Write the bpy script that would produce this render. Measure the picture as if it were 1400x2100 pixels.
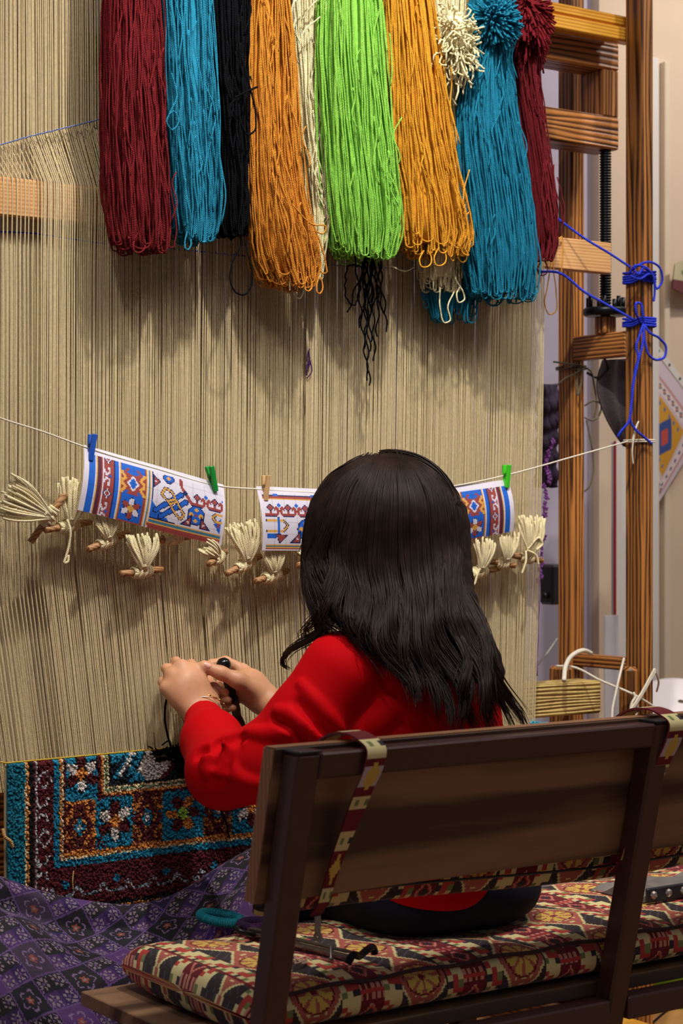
import bpy, math, random
import numpy as np
from mathutils import Vector, Matrix

random.seed(7)
RNG = np.random.default_rng(7)
SC = bpy.context.scene
COL = SC.collection
for o in list(bpy.data.objects):
    bpy.data.objects.remove(o)

# ------------------------------------------------------------------ camera
F = 3890.0                       # focal length in pixels of a 1400x2100 frame
TH = math.radians(34.8)
CS, SN = math.cos(TH), math.sin(TH)
CAM = np.array([0.0, -3.08, 1.2])
cam = bpy.data.cameras.new('camera')
cam.sensor_fit = 'VERTICAL'; cam.sensor_height = 36.0; cam.sensor_width = 24.0
cam.lens = F / 2100.0 * 36.0
cam.clip_start = 0.05
cam.dof.use_dof = True; cam.dof.focus_distance = 3.42; cam.dof.aperture_fstop = 5.6
co = bpy.data.objects.new('camera', cam)
co.location = CAM; co.rotation_euler = (math.pi / 2, 0, -TH)
COL.objects.link(co)
SC.camera = co

# ------------------------------------------------------------------ light
vs = SC.view_settings
vs.view_transform = 'Standard'; vs.look = 'None'; vs.gamma = 1.0; vs.use_curve_mapping = False
vs.exposure = 0.0
w = bpy.data.worlds.new('world'); SC.world = w; w.use_nodes = True
w.node_tree.nodes['Background'].inputs[0].default_value = (0.80, 0.78, 0.86, 1)
w.node_tree.nodes['Background'].inputs[1].default_value = 0.15

def spot(name, loc, target, watt, size_deg, blend, radius, color):
    l = bpy.data.lights.new(name, 'SPOT')
    l.energy = watt; l.spot_size = math.radians(size_deg); l.spot_blend = blend
    l.shadow_soft_size = radius; l.color = color
    o = bpy.data.objects.new(name, l); COL.objects.link(o)
    o.location = loc
    o.rotation_euler = (Vector(target) - Vector(loc)).to_track_quat('-Z', 'Y').to_euler()
    return o
spot('ceiling_or_fill_spot', (1.75, -1.05, 3.35), (2.10, 0.0, 1.50), 205, 58, 0.9, 0.035, (1.0, 0.95, 0.86))
spot('ceiling_or_fill_spot', (3.3, -1.3, 3.3), (2.5, 0.0, 1.4), 66, 60, 0.9, 0.08, (1.0, 0.95, 0.86))  # fill spot added on the right to soften the key shadows
spot('ceiling_or_fill_spot', (0.6, -1.2, 3.3), (1.7, 0.0, 1.4), 66, 60, 0.9, 0.08, (1.0, 0.95, 0.86))  # matching fill spot added on the left
spot('ceiling_or_fill_spot', (3.95, -0.6, 3.2), (3.5, 0.8, 1.4), 85, 90, 0.9, 0.06, (1.0, 0.90, 0.80))  # extra warm spot added to brighten the right-hand wall
def panel_light(name, loc, target, sx, sy, watt, color):
    l = bpy.data.lights.new(name, 'AREA'); l.shape = 'RECTANGLE'; l.size = sx; l.size_y = sy; l.energy = watt; l.color = color
    o = bpy.data.objects.new(name, l); COL.objects.link(o); o.location = loc
    o.rotation_euler = (Vector(target) - Vector(loc)).to_track_quat('-Z', 'Y').to_euler()
panel_light('fill_panel', (2.0, -1.6, 3.5), (2.1, 0.0, 1.3), 2.2, 0.6, 28, (1.0, 0.96, 0.92))  # unseen area lamp added as soft fill over the loom

# ------------------------------------------------------------------ pixel helpers (real depth is always given)
def P(px, py, Y):
    u = (px - 700.0) / F; v = (1050.0 - py) / F
    t = (Y - CAM[1]) / (CS - u * SN)
    return np.array([CAM[0] + t * (SN + u * CS), Y, CAM[2] + t * v])
def PX(px, py, X):
    u = (px - 700.0) / F; v = (1050.0 - py) / F
    t = (X - CAM[0]) / (SN + u * CS)
    return np.array([X, CAM[1] + t * (CS - u * SN), CAM[2] + t * v])
def PT(px, py, t):
    u = (px - 700.0) / F; v = (1050.0 - py) / F
    return np.array([CAM[0] + t * (SN + u * CS), CAM[1] + t * (CS - u * SN), CAM[2] + t * v])
def S(r, g, b):
    def f(c):
        c /= 255.0
        return c / 12.92 if c <= 0.04045 else ((c + 0.055) / 1.055) ** 2.4
    return (f(r), f(g), f(b))

# ------------------------------------------------------------------ materials
def new_mat(name):
    m = bpy.data.materials.new(name); m.use_nodes = True
    nt = m.node_tree
    return m, nt, nt.nodes['Principled BSDF']
def N(nt, typ, **kw):
    n = nt.nodes.new(typ)
    for k, v in kw.items():
        setattr(n, k, v)
    return n
def ramp(nt, stops):
    r = N(nt, 'ShaderNodeValToRGB')
    e = r.color_ramp.elements
    while len(e) < len(stops):
        e.new(0.5)
    for i, (p, c) in enumerate(stops):
        e[i].position = p; e[i].color = (*c, 1)
    return r
def mat_plain(name, col, rough=0.6, metal=0.0, var=0.12, scale=30.0, bump=0.0, spec=0.5, sheen=0.0):
    m, nt, b = new_mat(name)
    tc = N(nt, 'ShaderNodeTexCoord')
    no = N(nt, 'ShaderNodeTexNoise'); no.inputs['Scale'].default_value = scale; no.inputs['Detail'].default_value = 4
    nt.links.new(tc.outputs['Object'], no.inputs['Vector'])
    c = np.array(col)
    r = ramp(nt, [(0.3, tuple(c * (1 - var))), (0.7, tuple(np.minimum(c * (1 + var), 1)))])
    nt.links.new(no.outputs['Fac'], r.inputs['Fac'])
    nt.links.new(r.outputs['Color'], b.inputs['Base Color'])
    b.inputs['Roughness'].default_value = rough
    b.inputs['Metallic'].default_value = metal
    b.inputs['Specular IOR Level'].default_value = spec
    if sheen:
        b.inputs['Sheen Weight'].default_value = sheen
        b.inputs['Sheen Roughness'].default_value = 0.5
    if bump:
        bp = N(nt, 'ShaderNodeBump'); bp.inputs['Strength'].default_value = bump; bp.inputs['Distance'].default_value = 0.002
        nt.links.new(no.outputs['Fac'], bp.inputs['Height'])
        nt.links.new(bp.outputs['Normal'], b.inputs['Normal'])
    return m
def mat_wood(name, light, dark, axis='Z', scale=1.0, rough=0.5, contrast=(0.35, 0.62), bump=0.4, spec=0.4, dist=6.0, line=0.0075, patch=0.0):
    """grain lines running along one axis"""
    m, nt, b = new_mat(name)
    tc = N(nt, 'ShaderNodeTexCoord')
    mp = N(nt, 'ShaderNodeMapping')
    s = {'X': (0.6, 9, 9), 'Y': (9, 0.6, 9), 'Z': (9, 9, 0.6)}[axis]
    mp.inputs['Scale'].default_value = tuple(k * scale for k in s)
    nt.links.new(tc.outputs['Object'], mp.inputs['Vector'])
    wv = N(nt, 'ShaderNodeTexNoise'); wv.inputs['Scale'].default_value = 1.2; wv.inputs['Detail'].default_value = 2
    wv.inputs['Distortion'].default_value = 0.3
    nt.links.new(mp.outputs['Vector'], wv.inputs['Vector'])
    mul = N(nt, 'ShaderNodeMath', operation='MULTIPLY'); mul.inputs[1].default_value = dist * 4
    nt.links.new(wv.outputs['Fac'], mul.inputs[0])
    sx = N(nt, 'ShaderNodeVectorMath', operation='DOT_PRODUCT'); g = 6.2832 / line
    sx.inputs[1].default_value = {'X': (0, g * 0.8, g), 'Y': (g * 0.8, 0, g), 'Z': (g, g * 0.8, 0)}[axis]
    nt.links.new(tc.outputs['Object'], sx.inputs[0])
    ad = N(nt, 'ShaderNodeMath', operation='ADD'); nt.links.new(sx.outputs['Value'], ad.inputs[0]); nt.links.new(mul.outputs[0], ad.inputs[1])
    sn = N(nt, 'ShaderNodeMath', operation='SINE'); nt.links.new(ad.outputs[0], sn.inputs[0])
    ma = N(nt, 'ShaderNodeMath', operation='MULTIPLY_ADD'); ma.inputs[1].default_value = 0.5; ma.inputs[2].default_value = 0.5
    nt.links.new(sn.outputs[0], ma.inputs[0])
    n2 = N(nt, 'ShaderNodeTexNoise'); n2.inputs['Scale'].default_value = 9.0; n2.inputs['Detail'].default_value = 5
    nt.links.new(mp.outputs['Vector'], n2.inputs['Vector'])
    mx = N(nt, 'ShaderNodeMath', operation='MULTIPLY_ADD'); mx.inputs[1].default_value = 0.5
    nt.links.new(n2.outputs['Fac'], mx.inputs[0])
    hm = N(nt, 'ShaderNodeMath', operation='MULTIPLY'); hm.inputs[1].default_value = 0.5
    nt.links.new(ma.outputs[0], hm.inputs[0]); nt.links.new(hm.outputs[0], mx.inputs[2])
    r = ramp(nt, [(contrast[0], dark), (contrast[1], light)])
    nt.links.new(mx.outputs[0], r.inputs['Fac'])
    n3 = N(nt, 'ShaderNodeTexNoise'); n3.inputs['Scale'].default_value = 1.0; n3.inputs['Detail'].default_value = 3
    nt.links.new(mp.outputs['Vector'], n3.inputs['Vector'])
    mr = N(nt, 'ShaderNodeMapRange'); mr.inputs['From Min'].default_value = 0.35; mr.inputs['From Max'].default_value = 0.62; mr.inputs['To Min'].default_value = 1 - patch
    nt.links.new(n3.outputs['Fac'], mr.inputs['Value'])
    vm = N(nt, 'ShaderNodeVectorMath', operation='SCALE'); nt.links.new(r.outputs['Color'], vm.inputs[0]); nt.links.new(mr.outputs['Result'], vm.inputs['Scale'])
    nt.links.new(vm.outputs[0], b.inputs['Base Color'])
    b.inputs['Roughness'].default_value = rough
    b.inputs['Specular IOR Level'].default_value = spec
    bp = N(nt, 'ShaderNodeBump'); bp.inputs['Strength'].default_value = bump; bp.inputs['Distance'].default_value = 0.003
    nt.links.new(mx.outputs[0], bp.inputs['Height']); nt.links.new(bp.outputs['Normal'], b.inputs['Normal'])
    return m
def mat_yarn(name, col, rough=0.85, freq=330.0, var=0.22, sheen=0.25, bump=0.6):
    """twisted yarn: uv u runs round the strand, v along it in metres"""
    m, nt, b = new_mat(name)
    uv = N(nt, 'ShaderNodeUVMap')
    sp = N(nt, 'ShaderNodeSeparateXYZ'); nt.links.new(uv.outputs['UV'], sp.inputs[0])
    a = N(nt, 'ShaderNodeMath', operation='MULTIPLY_ADD'); a.inputs[1].default_value = freq
    nt.links.new(sp.outputs['Y'], a.inputs[0])
    k = N(nt, 'ShaderNodeMath', operation='MULTIPLY'); k.inputs[1].default_value = 2.0
    nt.links.new(sp.outputs['X'], k.inputs[0]); nt.links.new(k.outputs[0], a.inputs[2])
    m2 = N(nt, 'ShaderNodeMath', operation='MULTIPLY'); m2.inputs[1].default_value = 6.2832
    nt.links.new(a.outputs[0], m2.inputs[0])
    sn = N(nt, 'ShaderNodeMath', operation='SINE'); nt.links.new(m2.outputs[0], sn.inputs[0])
    tc = N(nt, 'ShaderNodeTexCoord')
    no = N(nt, 'ShaderNodeTexNoise'); no.inputs['Scale'].default_value = 160.0; no.inputs['Detail'].default_value = 2
    nt.links.new(tc.outputs['Object'], no.inputs['Vector'])
    c = np.array(col)
    r = ramp(nt, [(0.25, tuple(c * (1 - var))), (0.75, tuple(np.minimum(c * (1 + var), 1)))])
    nt.links.new(no.outputs['Fac'], r.inputs['Fac'])
    nt.links.new(r.outputs['Color'], b.inputs['Base Color'])
    b.inputs['Roughness'].default_value = rough
    lum = float(c.max()); b.inputs['Specular IOR Level'].default_value = 0.22 if lum > 0.05 else 0.06
    b.inputs['Sheen Weight'].default_value = sheen if lum > 0.05 else 0.0
    b.inputs['Sheen Tint'].default_value = (*np.minimum(c * 1.3, 1), 1)
    bp = N(nt, 'ShaderNodeBump'); bp.inputs['Strength'].default_value = bump; bp.inputs['Distance'].default_value = 0.0012
    nt.links.new(sn.outputs[0], bp.inputs['Height']); nt.links.new(bp.outputs['Normal'], b.inputs['Normal'])
    return m
def mat_attr(name, rough=0.85, var=0.15, scale=300.0, bump=0.2, sheen=0.0, spec=0.3):
    """the thing's own dyed or printed colours come from the mesh's colour attribute"""
    m, nt, b = new_mat(name)
    at = N(nt, 'ShaderNodeAttribute'); at.attribute_name = 'Col'
    tc = N(nt, 'ShaderNodeTexCoord')
    no = N(nt, 'ShaderNodeTexNoise'); no.inputs['Scale'].default_value = scale; no.inputs['Detail'].default_value = 3
    nt.links.new(tc.outputs['Object'], no.inputs['Vector'])
    ma = N(nt, 'ShaderNodeMath', operation='MULTIPLY_ADD'); ma.inputs[1].default_value = 2 * var; ma.inputs[2].default_value = 1 - var
    nt.links.new(no.outputs['Fac'], ma.inputs[0])
    vm = N(nt, 'ShaderNodeVectorMath', operation='SCALE')
    nt.links.new(at.outputs['Color'], vm.inputs[0]); nt.links.new(ma.outputs[0], vm.inputs['Scale'])
    nt.links.new(vm.outputs[0], b.inputs['Base Color'])
    b.inputs['Roughness'].default_value = rough
    b.inputs['Specular IOR Level'].default_value = spec
    if sheen: b.inputs['Sheen Weight'].default_value = sheen
    if bump:
        bp = N(nt, 'ShaderNodeBump'); bp.inputs['Strength'].default_value = bump; bp.inputs['Distance'].default_value = 0.001
        nt.links.new(no.outputs['Fac'], bp.inputs['Height']); nt.links.new(bp.outputs['Normal'], b.inputs['Normal'])
    return m

# ------------------------------------------------------------------ mesh helpers
def build_mesh(name, V, faces, uv=None, fcol=None, smooth=True):
    """V (n,3); faces: list of int arrays (m,k); uv per vertex; fcol per face (in the order of faces)"""
    V = np.asarray(V, np.float32)
    me = bpy.data.meshes.new(name)
    faces = [np.asarray(f, np.int32) for f in faces if len(f)]
    loops = np.concatenate([f.ravel() for f in faces])
    sizes = np.concatenate([np.full(len(f), f.shape[1], np.int32) for f in faces])
    starts = np.concatenate([[0], np.cumsum(sizes)[:-1]]).astype(np.int32)
    me.vertices.add(len(V)); me.vertices.foreach_set('co', V.ravel())
    me.loops.add(len(loops)); me.loops.foreach_set('vertex_index', loops)
    me.polygons.add(len(sizes)); me.polygons.foreach_set('loop_start', starts)
    me.polygons.foreach_set('loop_total', sizes)
    me.polygons.foreach_set('use_smooth', np.full(len(sizes), smooth, bool))
    if uv is not None:
        l = me.uv_layers.new(name='UVMap')
        l.data.foreach_set('uv', np.asarray(uv, np.float32)[loops].ravel())
    if fcol is not None:
        a = me.color_attributes.new('Col', 'FLOAT_COLOR', 'CORNER')
        c = np.ones((len(sizes), 4), np.float32); c[:, :3] = fcol
        a.data.foreach_set('color', np.repeat(c, sizes, axis=0).ravel())
    me.update(calc_edges=True)
    me.validate()
    return me

class MB:
    def __init__(s):
        s.V = []; s.Q = []; s.T = []; s.n = 0; s.U = []; s.CQ = []; s.CT = []
    def add(s, V, Q=None, T=None, uv=None, cq=None, ct=None):
        V = np.asarray(V, float)
        s.V.append(V)
        s.U.append(np.zeros((len(V), 2)) if uv is None else uv)
        if Q is not None and len(Q):
            s.Q.append(np.asarray(Q, int) + s.n)
            s.CQ.append(np.ones((len(Q), 3)) if cq is None else np.broadcast_to(cq, (len(Q), 3)))
        if T is not None and len(T):
            s.T.append(np.asarray(T, int) + s.n)
            s.CT.append(np.ones((len(T), 3)) if ct is None else np.broadcast_to(ct, (len(T), 3)))
        s.n += len(V); return s
    def box(s, x0, x1, y0, y1, z0, z1, bev=0.0, col=None, M=None):
        if bev <= 0:
            V = np.array([[x, y, z] for x in (x0, x1) for y in (y0, y1) for z in (z0, z1)], float)
            Q = [[0, 1, 3, 2], [4, 6, 7, 5], [0, 4, 5, 1], [2, 3, 7, 6], [0, 2, 6, 4], [1, 5, 7, 3]]
            if M is not None: V = M(V)
            return s.add(V, Q, cq=col)
        b = bev
        lo = np.array([x0, y0, z0]); hi = np.array([x1, y1, z1])
        V = []; idx = {}
        for cx in (0, 1):
            for cy in (0, 1):
                for cz in (0, 1):
                    for ax in range(3):
                        p = np.array([(lo, hi)[c][k] for k, c in enumerate((cx, cy, cz))], float)
                        for k, c in enumerate((cx, cy, cz)):
                            if k != ax: p[k] += b if c == 0 else -b
                        idx[(cx, cy, cz, ax)] = len(V); V.append(p)
        Q = []; T = []
        for ax in range(3):
            o = [k for k in range(3) if k != ax]
            for c in (0, 1):
                f = []
                for a, d in ((0, 0), (1, 0), (1, 1), (0, 1)):
                    k = [0, 0, 0]; k[ax] = c; k[o[0]] = a; k[o[1]] = d
                    f.append(idx[(*k, ax)])
                if (c == 0) == (ax != 1): f = f[::-1]
                Q.append(f)
        for ax in range(3):                                   # edges
            o = [k for k in range(3) if k != ax]
            for a in (0, 1):
                for d in (0, 1):
                    k0 = [0, 0, 0]; k0[o[0]] = a; k0[o[1]] = d
                    k1 = list(k0); k1[ax] = 1
                    Q.append([idx[(*k0, o[0])], idx[(*k1, o[0])], idx[(*k1, o[1])], idx[(*k0, o[1])]])
        for cx in (0, 1):
            for cy in (0, 1):
                for cz in (0, 1):
                    T.append([idx[(cx, cy, cz, a)] for a in range(3)])
        V = np.array(V)
        if M is not None: V = M(V)
        return s.add(V, Q, T, cq=col, ct=col)
    def tubes(s, paths, rad, sides=5, cap=True, col=None):
        V, Q, uv, T = tube_batch(paths, rad, sides, cap)
        return s.add(V, Q, T, uv, cq=col, ct=col)
    def tube(s, path, rad, sides=8, cap=True, col=None):
        p = np.asarray(path, float)[None]
        r = np.broadcast_to(np.asarray(rad, float), (p.shape[1],))[None]
        return s.tubes(p, r, sides, cap, col)
    def lathe(s, prof, c, axis=(0, 0, 1), seg=24, col=None):
        """prof: list of (r, h) about the axis from c"""
        ax = np.array(axis, float); ax /= np.linalg.norm(ax)
        ref = np.array([1, 0, 0]) if abs(ax[0]) < 0.9 else np.array([0, 1, 0])
        e1 = np.cross(ax, ref); e1 /= np.linalg.norm(e1); e2 = np.cross(ax, e1)
        a = np.linspace(0, 2 * math.pi, seg, endpoint=False)
        V = []
        for r, h in prof:
            V.append(np.array(c) + ax * h + r * (np.cos(a)[:, None] * e1 + np.sin(a)[:, None] * e2))
        V = np.concatenate(V)
        n = len(prof); Q = []
        for i in range(n - 1):
            for j in range(seg):
                k = (j + 1) % seg
                Q.append([i * seg + j, i * seg + k, (i + 1) * seg + k, (i + 1) * seg + j])
        return s.add(V, Q, cq=col)
    def build(s, name, mat, parent=None, smooth=True, colors=False, loc=None):
        V = np.concatenate(s.V)
        faces = []; cols = []
        if s.Q: faces.append(np.concatenate(s.Q)); cols.append(np.concatenate(s.CQ))
        if s.T: faces.append(np.concatenate(s.T)); cols.append(np.concatenate(s.CT))
        origin = np.zeros(3)
        if parent is not None: origin = parent['_o']
        elif loc is not None: origin = np.asarray(loc, float)
        me = build_mesh(name, V - origin, faces, np.concatenate(s.U), np.concatenate(cols) if colors else None, smooth)
        return link(name, me, mat, parent, origin)

ORIG = {}
class Node:
    """a Blender object plus its world origin"""
    def __init__(s, o, origin): s.o = o; s.origin = np.asarray(origin, float)
    def __getitem__(s, k): return s.origin
def link(name, me, mat, parent=None, origin=(0, 0, 0)):
    o = bpy.data.objects.new(name, me); COL.objects.link(o)
    if mat is not None: me.materials.append(mat)
    if parent is not None: o.parent = parent.o
    else: o.location = origin
    return Node(o, origin)
def thing(name, label, cat, loc, group=None):
    o = bpy.data.objects.new(name, None); COL.objects.link(o)
    o.empty_display_size = 0.05
    o.location = loc
    n = Node(o, loc); tag(n, label, cat, group); return n
def tag(n, label=None, cat=None, group=None, kind=None):
    if label: n.o['label'] = label
    if cat: n.o['category'] = cat
    if group: n.o['group'] = group
    if kind: n.o['kind'] = kind
    return n
def struct(n):
    n.o['kind'] = 'structure'; return n

def tube_batch(paths, rad, sides, cap=True):
    p = np.asarray(paths, float); Sn, n, _ = p.shape
    r = np.broadcast_to(np.asarray(rad, float), (Sn, n))
    t = np.gradient(p, axis=1)
    t /= np.maximum(np.linalg.norm(t, axis=2, keepdims=True), 1e-9)
    ref = np.where(np.abs(t[:, 0, 1:2]) < 0.9, np.array([[0.0, 1, 0]]), np.array([[1.0, 0, 0]]))
    e = np.cross(t[:, 0], ref); e /= np.maximum(np.linalg.norm(e, axis=1, keepdims=True), 1e-9)
    E1 = np.zeros_like(p)
    for i in range(n):
        e = e - t[:, i] * np.sum(e * t[:, i], axis=1, keepdims=True)
        e /= np.maximum(np.linalg.norm(e, axis=1, keepdims=True), 1e-9)
        E1[:, i] = e
    E2 = np.cross(t, E1)
    a = np.arange(sides) * 2 * math.pi / sides
    V = p[:, :, None, :] + r[:, :, None, None] * (np.cos(a)[None, None, :, None] * E1[:, :, None, :] + np.sin(a)[None, None, :, None] * E2[:, :, None, :])
    L = np.concatenate([np.zeros((Sn, 1)), np.cumsum(np.linalg.norm(np.diff(p, axis=1), axis=2), axis=1)], axis=1)
    uv = np.zeros((Sn, n, sides, 2)); uv[..., 0] = (np.arange(sides) / sides)[None, None]; uv[..., 1] = L[:, :, None]
    idx = np.arange(Sn * n * sides).reshape(Sn, n, sides)
    nx = np.roll(idx, -1, axis=2)
    Q = np.stack([idx[:, :-1], nx[:, :-1], nx[:, 1:], idx[:, 1:]], -1).reshape(-1, 4)
    T = None
    if cap:
        tl = []
        for j in range(1, sides - 1):
            tl.append(np.stack([idx[:, 0, 0], idx[:, 0, j + 1], idx[:, 0, j]], -1))
            tl.append(np.stack([idx[:, -1, 0], idx[:, -1, j], idx[:, -1, j + 1]], -1))
        T = np.concatenate(tl)
    return V.reshape(-1, 3), Q, uv.reshape(-1, 2), T

def spline(pts, n):
    """Catmull-Rom through pts, n samples, by chord length"""
    p = np.asarray(pts, float)
    if len(p) < 3:
        t = np.linspace(0, 1, n)[:, None]; return p[0] * (1 - t) + p[-1] * t
    d = np.concatenate([[0], np.cumsum(np.maximum(np.linalg.norm(np.diff(p, axis=0), axis=1), 1e-6))])
    q = np.linspace(0, d[-1], n)
    m = np.gradient(p, d, axis=0)
    i = np.clip(np.searchsorted(d, q, side='right') - 1, 0, len(p) - 2)
    h = (d[i + 1] - d[i]); s = ((q - d[i]) / h)[:, None]; h = h[:, None]
    return (2 * s**3 - 3 * s**2 + 1) * p[i] + (s**3 - 2 * s**2 + s) * h * m[i] + (-2 * s**3 + 3 * s**2) * p[i + 1] + (s**3 - s**2) * h * m[i + 1]

def grid_faces(nu, nv, close_u=False):
    i = np.arange(nu * nv).reshape(nu, nv)
    if close_u:
        a = i; b = np.roll(i, -1, axis=0)
    else:
        a = i[:-1]; b = i[1:]
    return np.stack([a[:, :-1], b[:, :-1], b[:, 1:], a[:, 1:]], -1).reshape(-1, 4)

# ------------------------------------------------------------------ signed-distance bodies
class SDF:
    def __init__(s, lo, hi, vox):
        s.lo = np.array(lo, float); s.vox = vox
        s.n = np.ceil((np.array(hi) - s.lo) / vox).astype(int) + 1
        s.D = np.full(s.n, 1.0, np.float32)
    def _blk(s, lo, hi):
        a = np.clip(np.floor((lo - s.lo) / s.vox).astype(int), 0, s.n)
        b = np.clip(np.ceil((hi - s.lo) / s.vox).astype(int) + 1, 0, s.n)
        if np.any(b <= a): return None
        g = [(s.lo[k] + np.arange(a[k], b[k]) * s.vox).astype(np.float32) for k in range(3)]
        return (slice(a[0], b[0]), slice(a[1], b[1]), slice(a[2], b[2])), np.meshgrid(*g, indexing='ij')
    def _put(s, sl, d, k, sub):
        D = s.D[sl]
        if sub:
            h = np.clip(0.5 - 0.5 * (D + d) / k, 0, 1)
            s.D[sl] = D * (1 - h) - d * h + k * h * (1 - h)
        else:
            h = np.clip(0.5 + 0.5 * (D - d) / k, 0, 1)
            s.D[sl] = D * (1 - h) + d * h - k * h * (1 - h)
    def cap(s, a, b, ra, rb=None, k=0.015, sub=False):
        a = np.asarray(a, float); b = np.asarray(b, float); rb = ra if rb is None else rb
        m = max(ra, rb) + k + 3 * s.vox
        r = s._blk(np.minimum(a, b) - m, np.maximum(a, b) + m)
        if r is None: return s
        sl, (X, Y, Z) = r
        ba = b - a; L = max(ba @ ba, 1e-9)
        h = np.clip(((X - a[0]) * ba[0] + (Y - a[1]) * ba[1] + (Z - a[2]) * ba[2]) / L, 0, 1)
        d = np.sqrt((X - a[0] - h * ba[0])**2 + (Y - a[1] - h * ba[1])**2 + (Z - a[2] - h * ba[2])**2) - (ra + (rb - ra) * h)
        s._put(sl, d, k, sub); return s
    def chain(s, pts, rads, k=0.015):
        for i in range(len(pts) - 1):
            s.cap(pts[i], pts[i + 1], rads[i], rads[i + 1], k)
        return s
    def ell(s, c, r, R=None, k=0.015, sub=False):
        c = np.asarray(c, float); r = np.asarray(r, float)
        m = max(r) + k + 3 * s.vox
        q = s._blk(c - m, c + m)
        if q is None: return s
        sl, (X, Y, Z) = q
        x, y, z = X - c[0], Y - c[1], Z - c[2]
        if R is not None:
            R = np.asarray(R)            # columns are the local axes
            x, y, z = (x * R[0, 0] + y * R[1, 0] + z * R[2, 0], x * R[0, 1] + y * R[1, 1] + z * R[2, 1], x * R[0, 2] + y * R[1, 2] + z * R[2, 2])
        k0 = np.sqrt((x / r[0])**2 + (y / r[1])**2 + (z / r[2])**2)
        k1 = np.sqrt((x / r[0]**2)**2 + (y / r[1]**2)**2 + (z / r[2]**2)**2)
        d = k0 * (k0 - 1) / np.maximum(k1, 1e-6)
        s._put(sl, d, k, sub); return s
    def mesh(s, smooth=1):
        D = s.D; n = D.shape
        neg = D < 0
        cnt = np.zeros((n[0] - 1, n[1] - 1, n[2] - 1), np.int8)
        for i in (0, 1):
            for j in (0, 1):
                for k in (0, 1):
                    cnt += neg[i:n[0] - 1 + i, j:n[1] - 1 + j, k:n[2] - 1 + k]
        cells = np.argwhere((cnt > 0) & (cnt < 8))
        vid = np.full(cnt.shape, -1, np.int32); vid[tuple(cells.T)] = np.arange(len(cells))
        acc = np.zeros((len(cells), 3)); c = np.zeros(len(cells))
        corners = [(i, j, k) for i in (0, 1) for j in (0, 1) for k in (0, 1)]
        val = {q: D[cells[:, 0] + q[0], cells[:, 1] + q[1], cells[:, 2] + q[2]].astype(float) for q in corners}
        for q in corners:
            for ax in range(3):
                if q[ax]: continue
                w2 = list(q); w2[ax] = 1; w2 = tuple(w2)
                a, b = val[q], val[w2]
                m = (a < 0) != (b < 0)
                t = np.where(m, a / np.where(m, a - b, 1), 0)
                p = np.tile(np.array(q, float), (len(cells), 1)); p[:, ax] = t
                acc[m] += p[m]; c[m] += 1
        V = (cells + acc / c[:, None]) * s.vox + s.lo
        quads = []
        for ax in range(3):
            o = [(ax + 1) % 3, (ax + 2) % 3]
            a = neg; b = np.roll(neg, -1, axis=ax)
            m = a != b
            idx = np.argwhere(m)
            ok = (idx[:, ax] < n[ax] - 1) & (idx[:, o[0]] > 0) & (idx[:, o[1]] > 0) & (idx[:, o[0]] < n[o[0]] - 1) & (idx[:, o[1]] < n[o[1]] - 1)
            idx = idx[ok]
            def g(d0, d1):
                e = idx.copy(); e[:, o[0]] -= d0; e[:, o[1]] -= d1
                return vid[tuple(e.T)]
            q = np.stack([g(1, 1), g(0, 1), g(0, 0), g(1, 0)], -1)
            flip = ~neg[tuple(idx.T)]
            q[flip] = q[flip][:, ::-1]
            quads.append(q)
        Q = np.concatenate(quads); Q = Q[(Q >= 0).all(axis=1)]
        for _ in range(smooth):
            A = np.zeros_like(V); cc = np.zeros(len(V))
            for i in range(4):
                np.add.at(A, Q[:, i], V[Q[:, (i + 1) % 4]]); np.add.at(cc, Q[:, i], 1)
                np.add.at(A, Q[:, i], V[Q[:, (i + 3) % 4]]); np.add.at(cc, Q[:, i], 1)
            V = 0.5 * V + 0.5 * A / np.maximum(cc, 1)[:, None]
        return V, Q

def frame(f, up):
    f = np.array(f, float); f /= np.linalg.norm(f)
    r = np.cross(f, up); r /= np.linalg.norm(r)
    u = np.cross(r, f)
    return np.stack([r, f, u], 1)

# ------------------------------------------------------------------ shared materials
M = {}
M['burnt_z'] = mat_wood('burnt_pine_upright', S(206, 134, 66), S(60, 28, 12), 'Z', 1.6, 0.42, (0.22, 0.62), 0.7, 0.4, 7.0, 0.010, 0.55)
M['burnt_y'] = mat_wood('burnt_pine_crosspiece', S(206, 134, 66), S(60, 28, 12), 'Y', 1.6, 0.42, (0.22, 0.62), 0.7, 0.4, 7.0, 0.010, 0.55)
M['burnt_x'] = mat_wood('burnt_pine_plank', S(206, 134, 66), S(60, 28, 12), 'X', 1.6, 0.42, (0.22, 0.62), 0.7, 0.4, 7.0, 0.012, 0.55)
M['yellow_pine'] = mat_wood('varnished_yellow_pine', S(238, 178, 62), S(205, 132, 38), 'X', 0.8, 0.35, (0.3, 0.7), 0.1)
M['raw_pine'] = mat_wood('raw_pine', S(226, 176, 118), S(202, 146, 92), 'X', 0.7, 0.6, (0.3, 0.7), 0.1)
M['ochre_carved'] = mat_wood('ochre_grooved_pine', S(226, 196, 120), S(104, 64, 30), 'X', 2.2, 0.55, (0.26, 0.52), 0.9)
M['black_metal'] = mat_plain('black_steel', S(26, 27, 30), 0.35, 0.6, 0.2, 60)
M['warp'] = mat_yarn('cotton_warp', S(230, 209, 165), 0.9, 420, 0.13, 0.1, 0.7)
M['cream_wool'] = mat_yarn('cream_cotton', S(244, 228, 184), 0.9, 380, 0.08, 0.15, 0.6)
M['white_cord'] = mat_yarn('white_cord', S(236, 226, 208), 0.85, 500, 0.06, 0.1, 0.5)
M['blue_cord'] = mat_yarn('blue_cord', S(42, 62, 222), 0.6, 260, 0.2, 0.15, 0.8)
M['stick'] = mat_wood('wooden_stick', S(182, 136, 88), S(134, 92, 56), 'X', 3.0, 0.55, (0.3, 0.7), 0.1)
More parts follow.
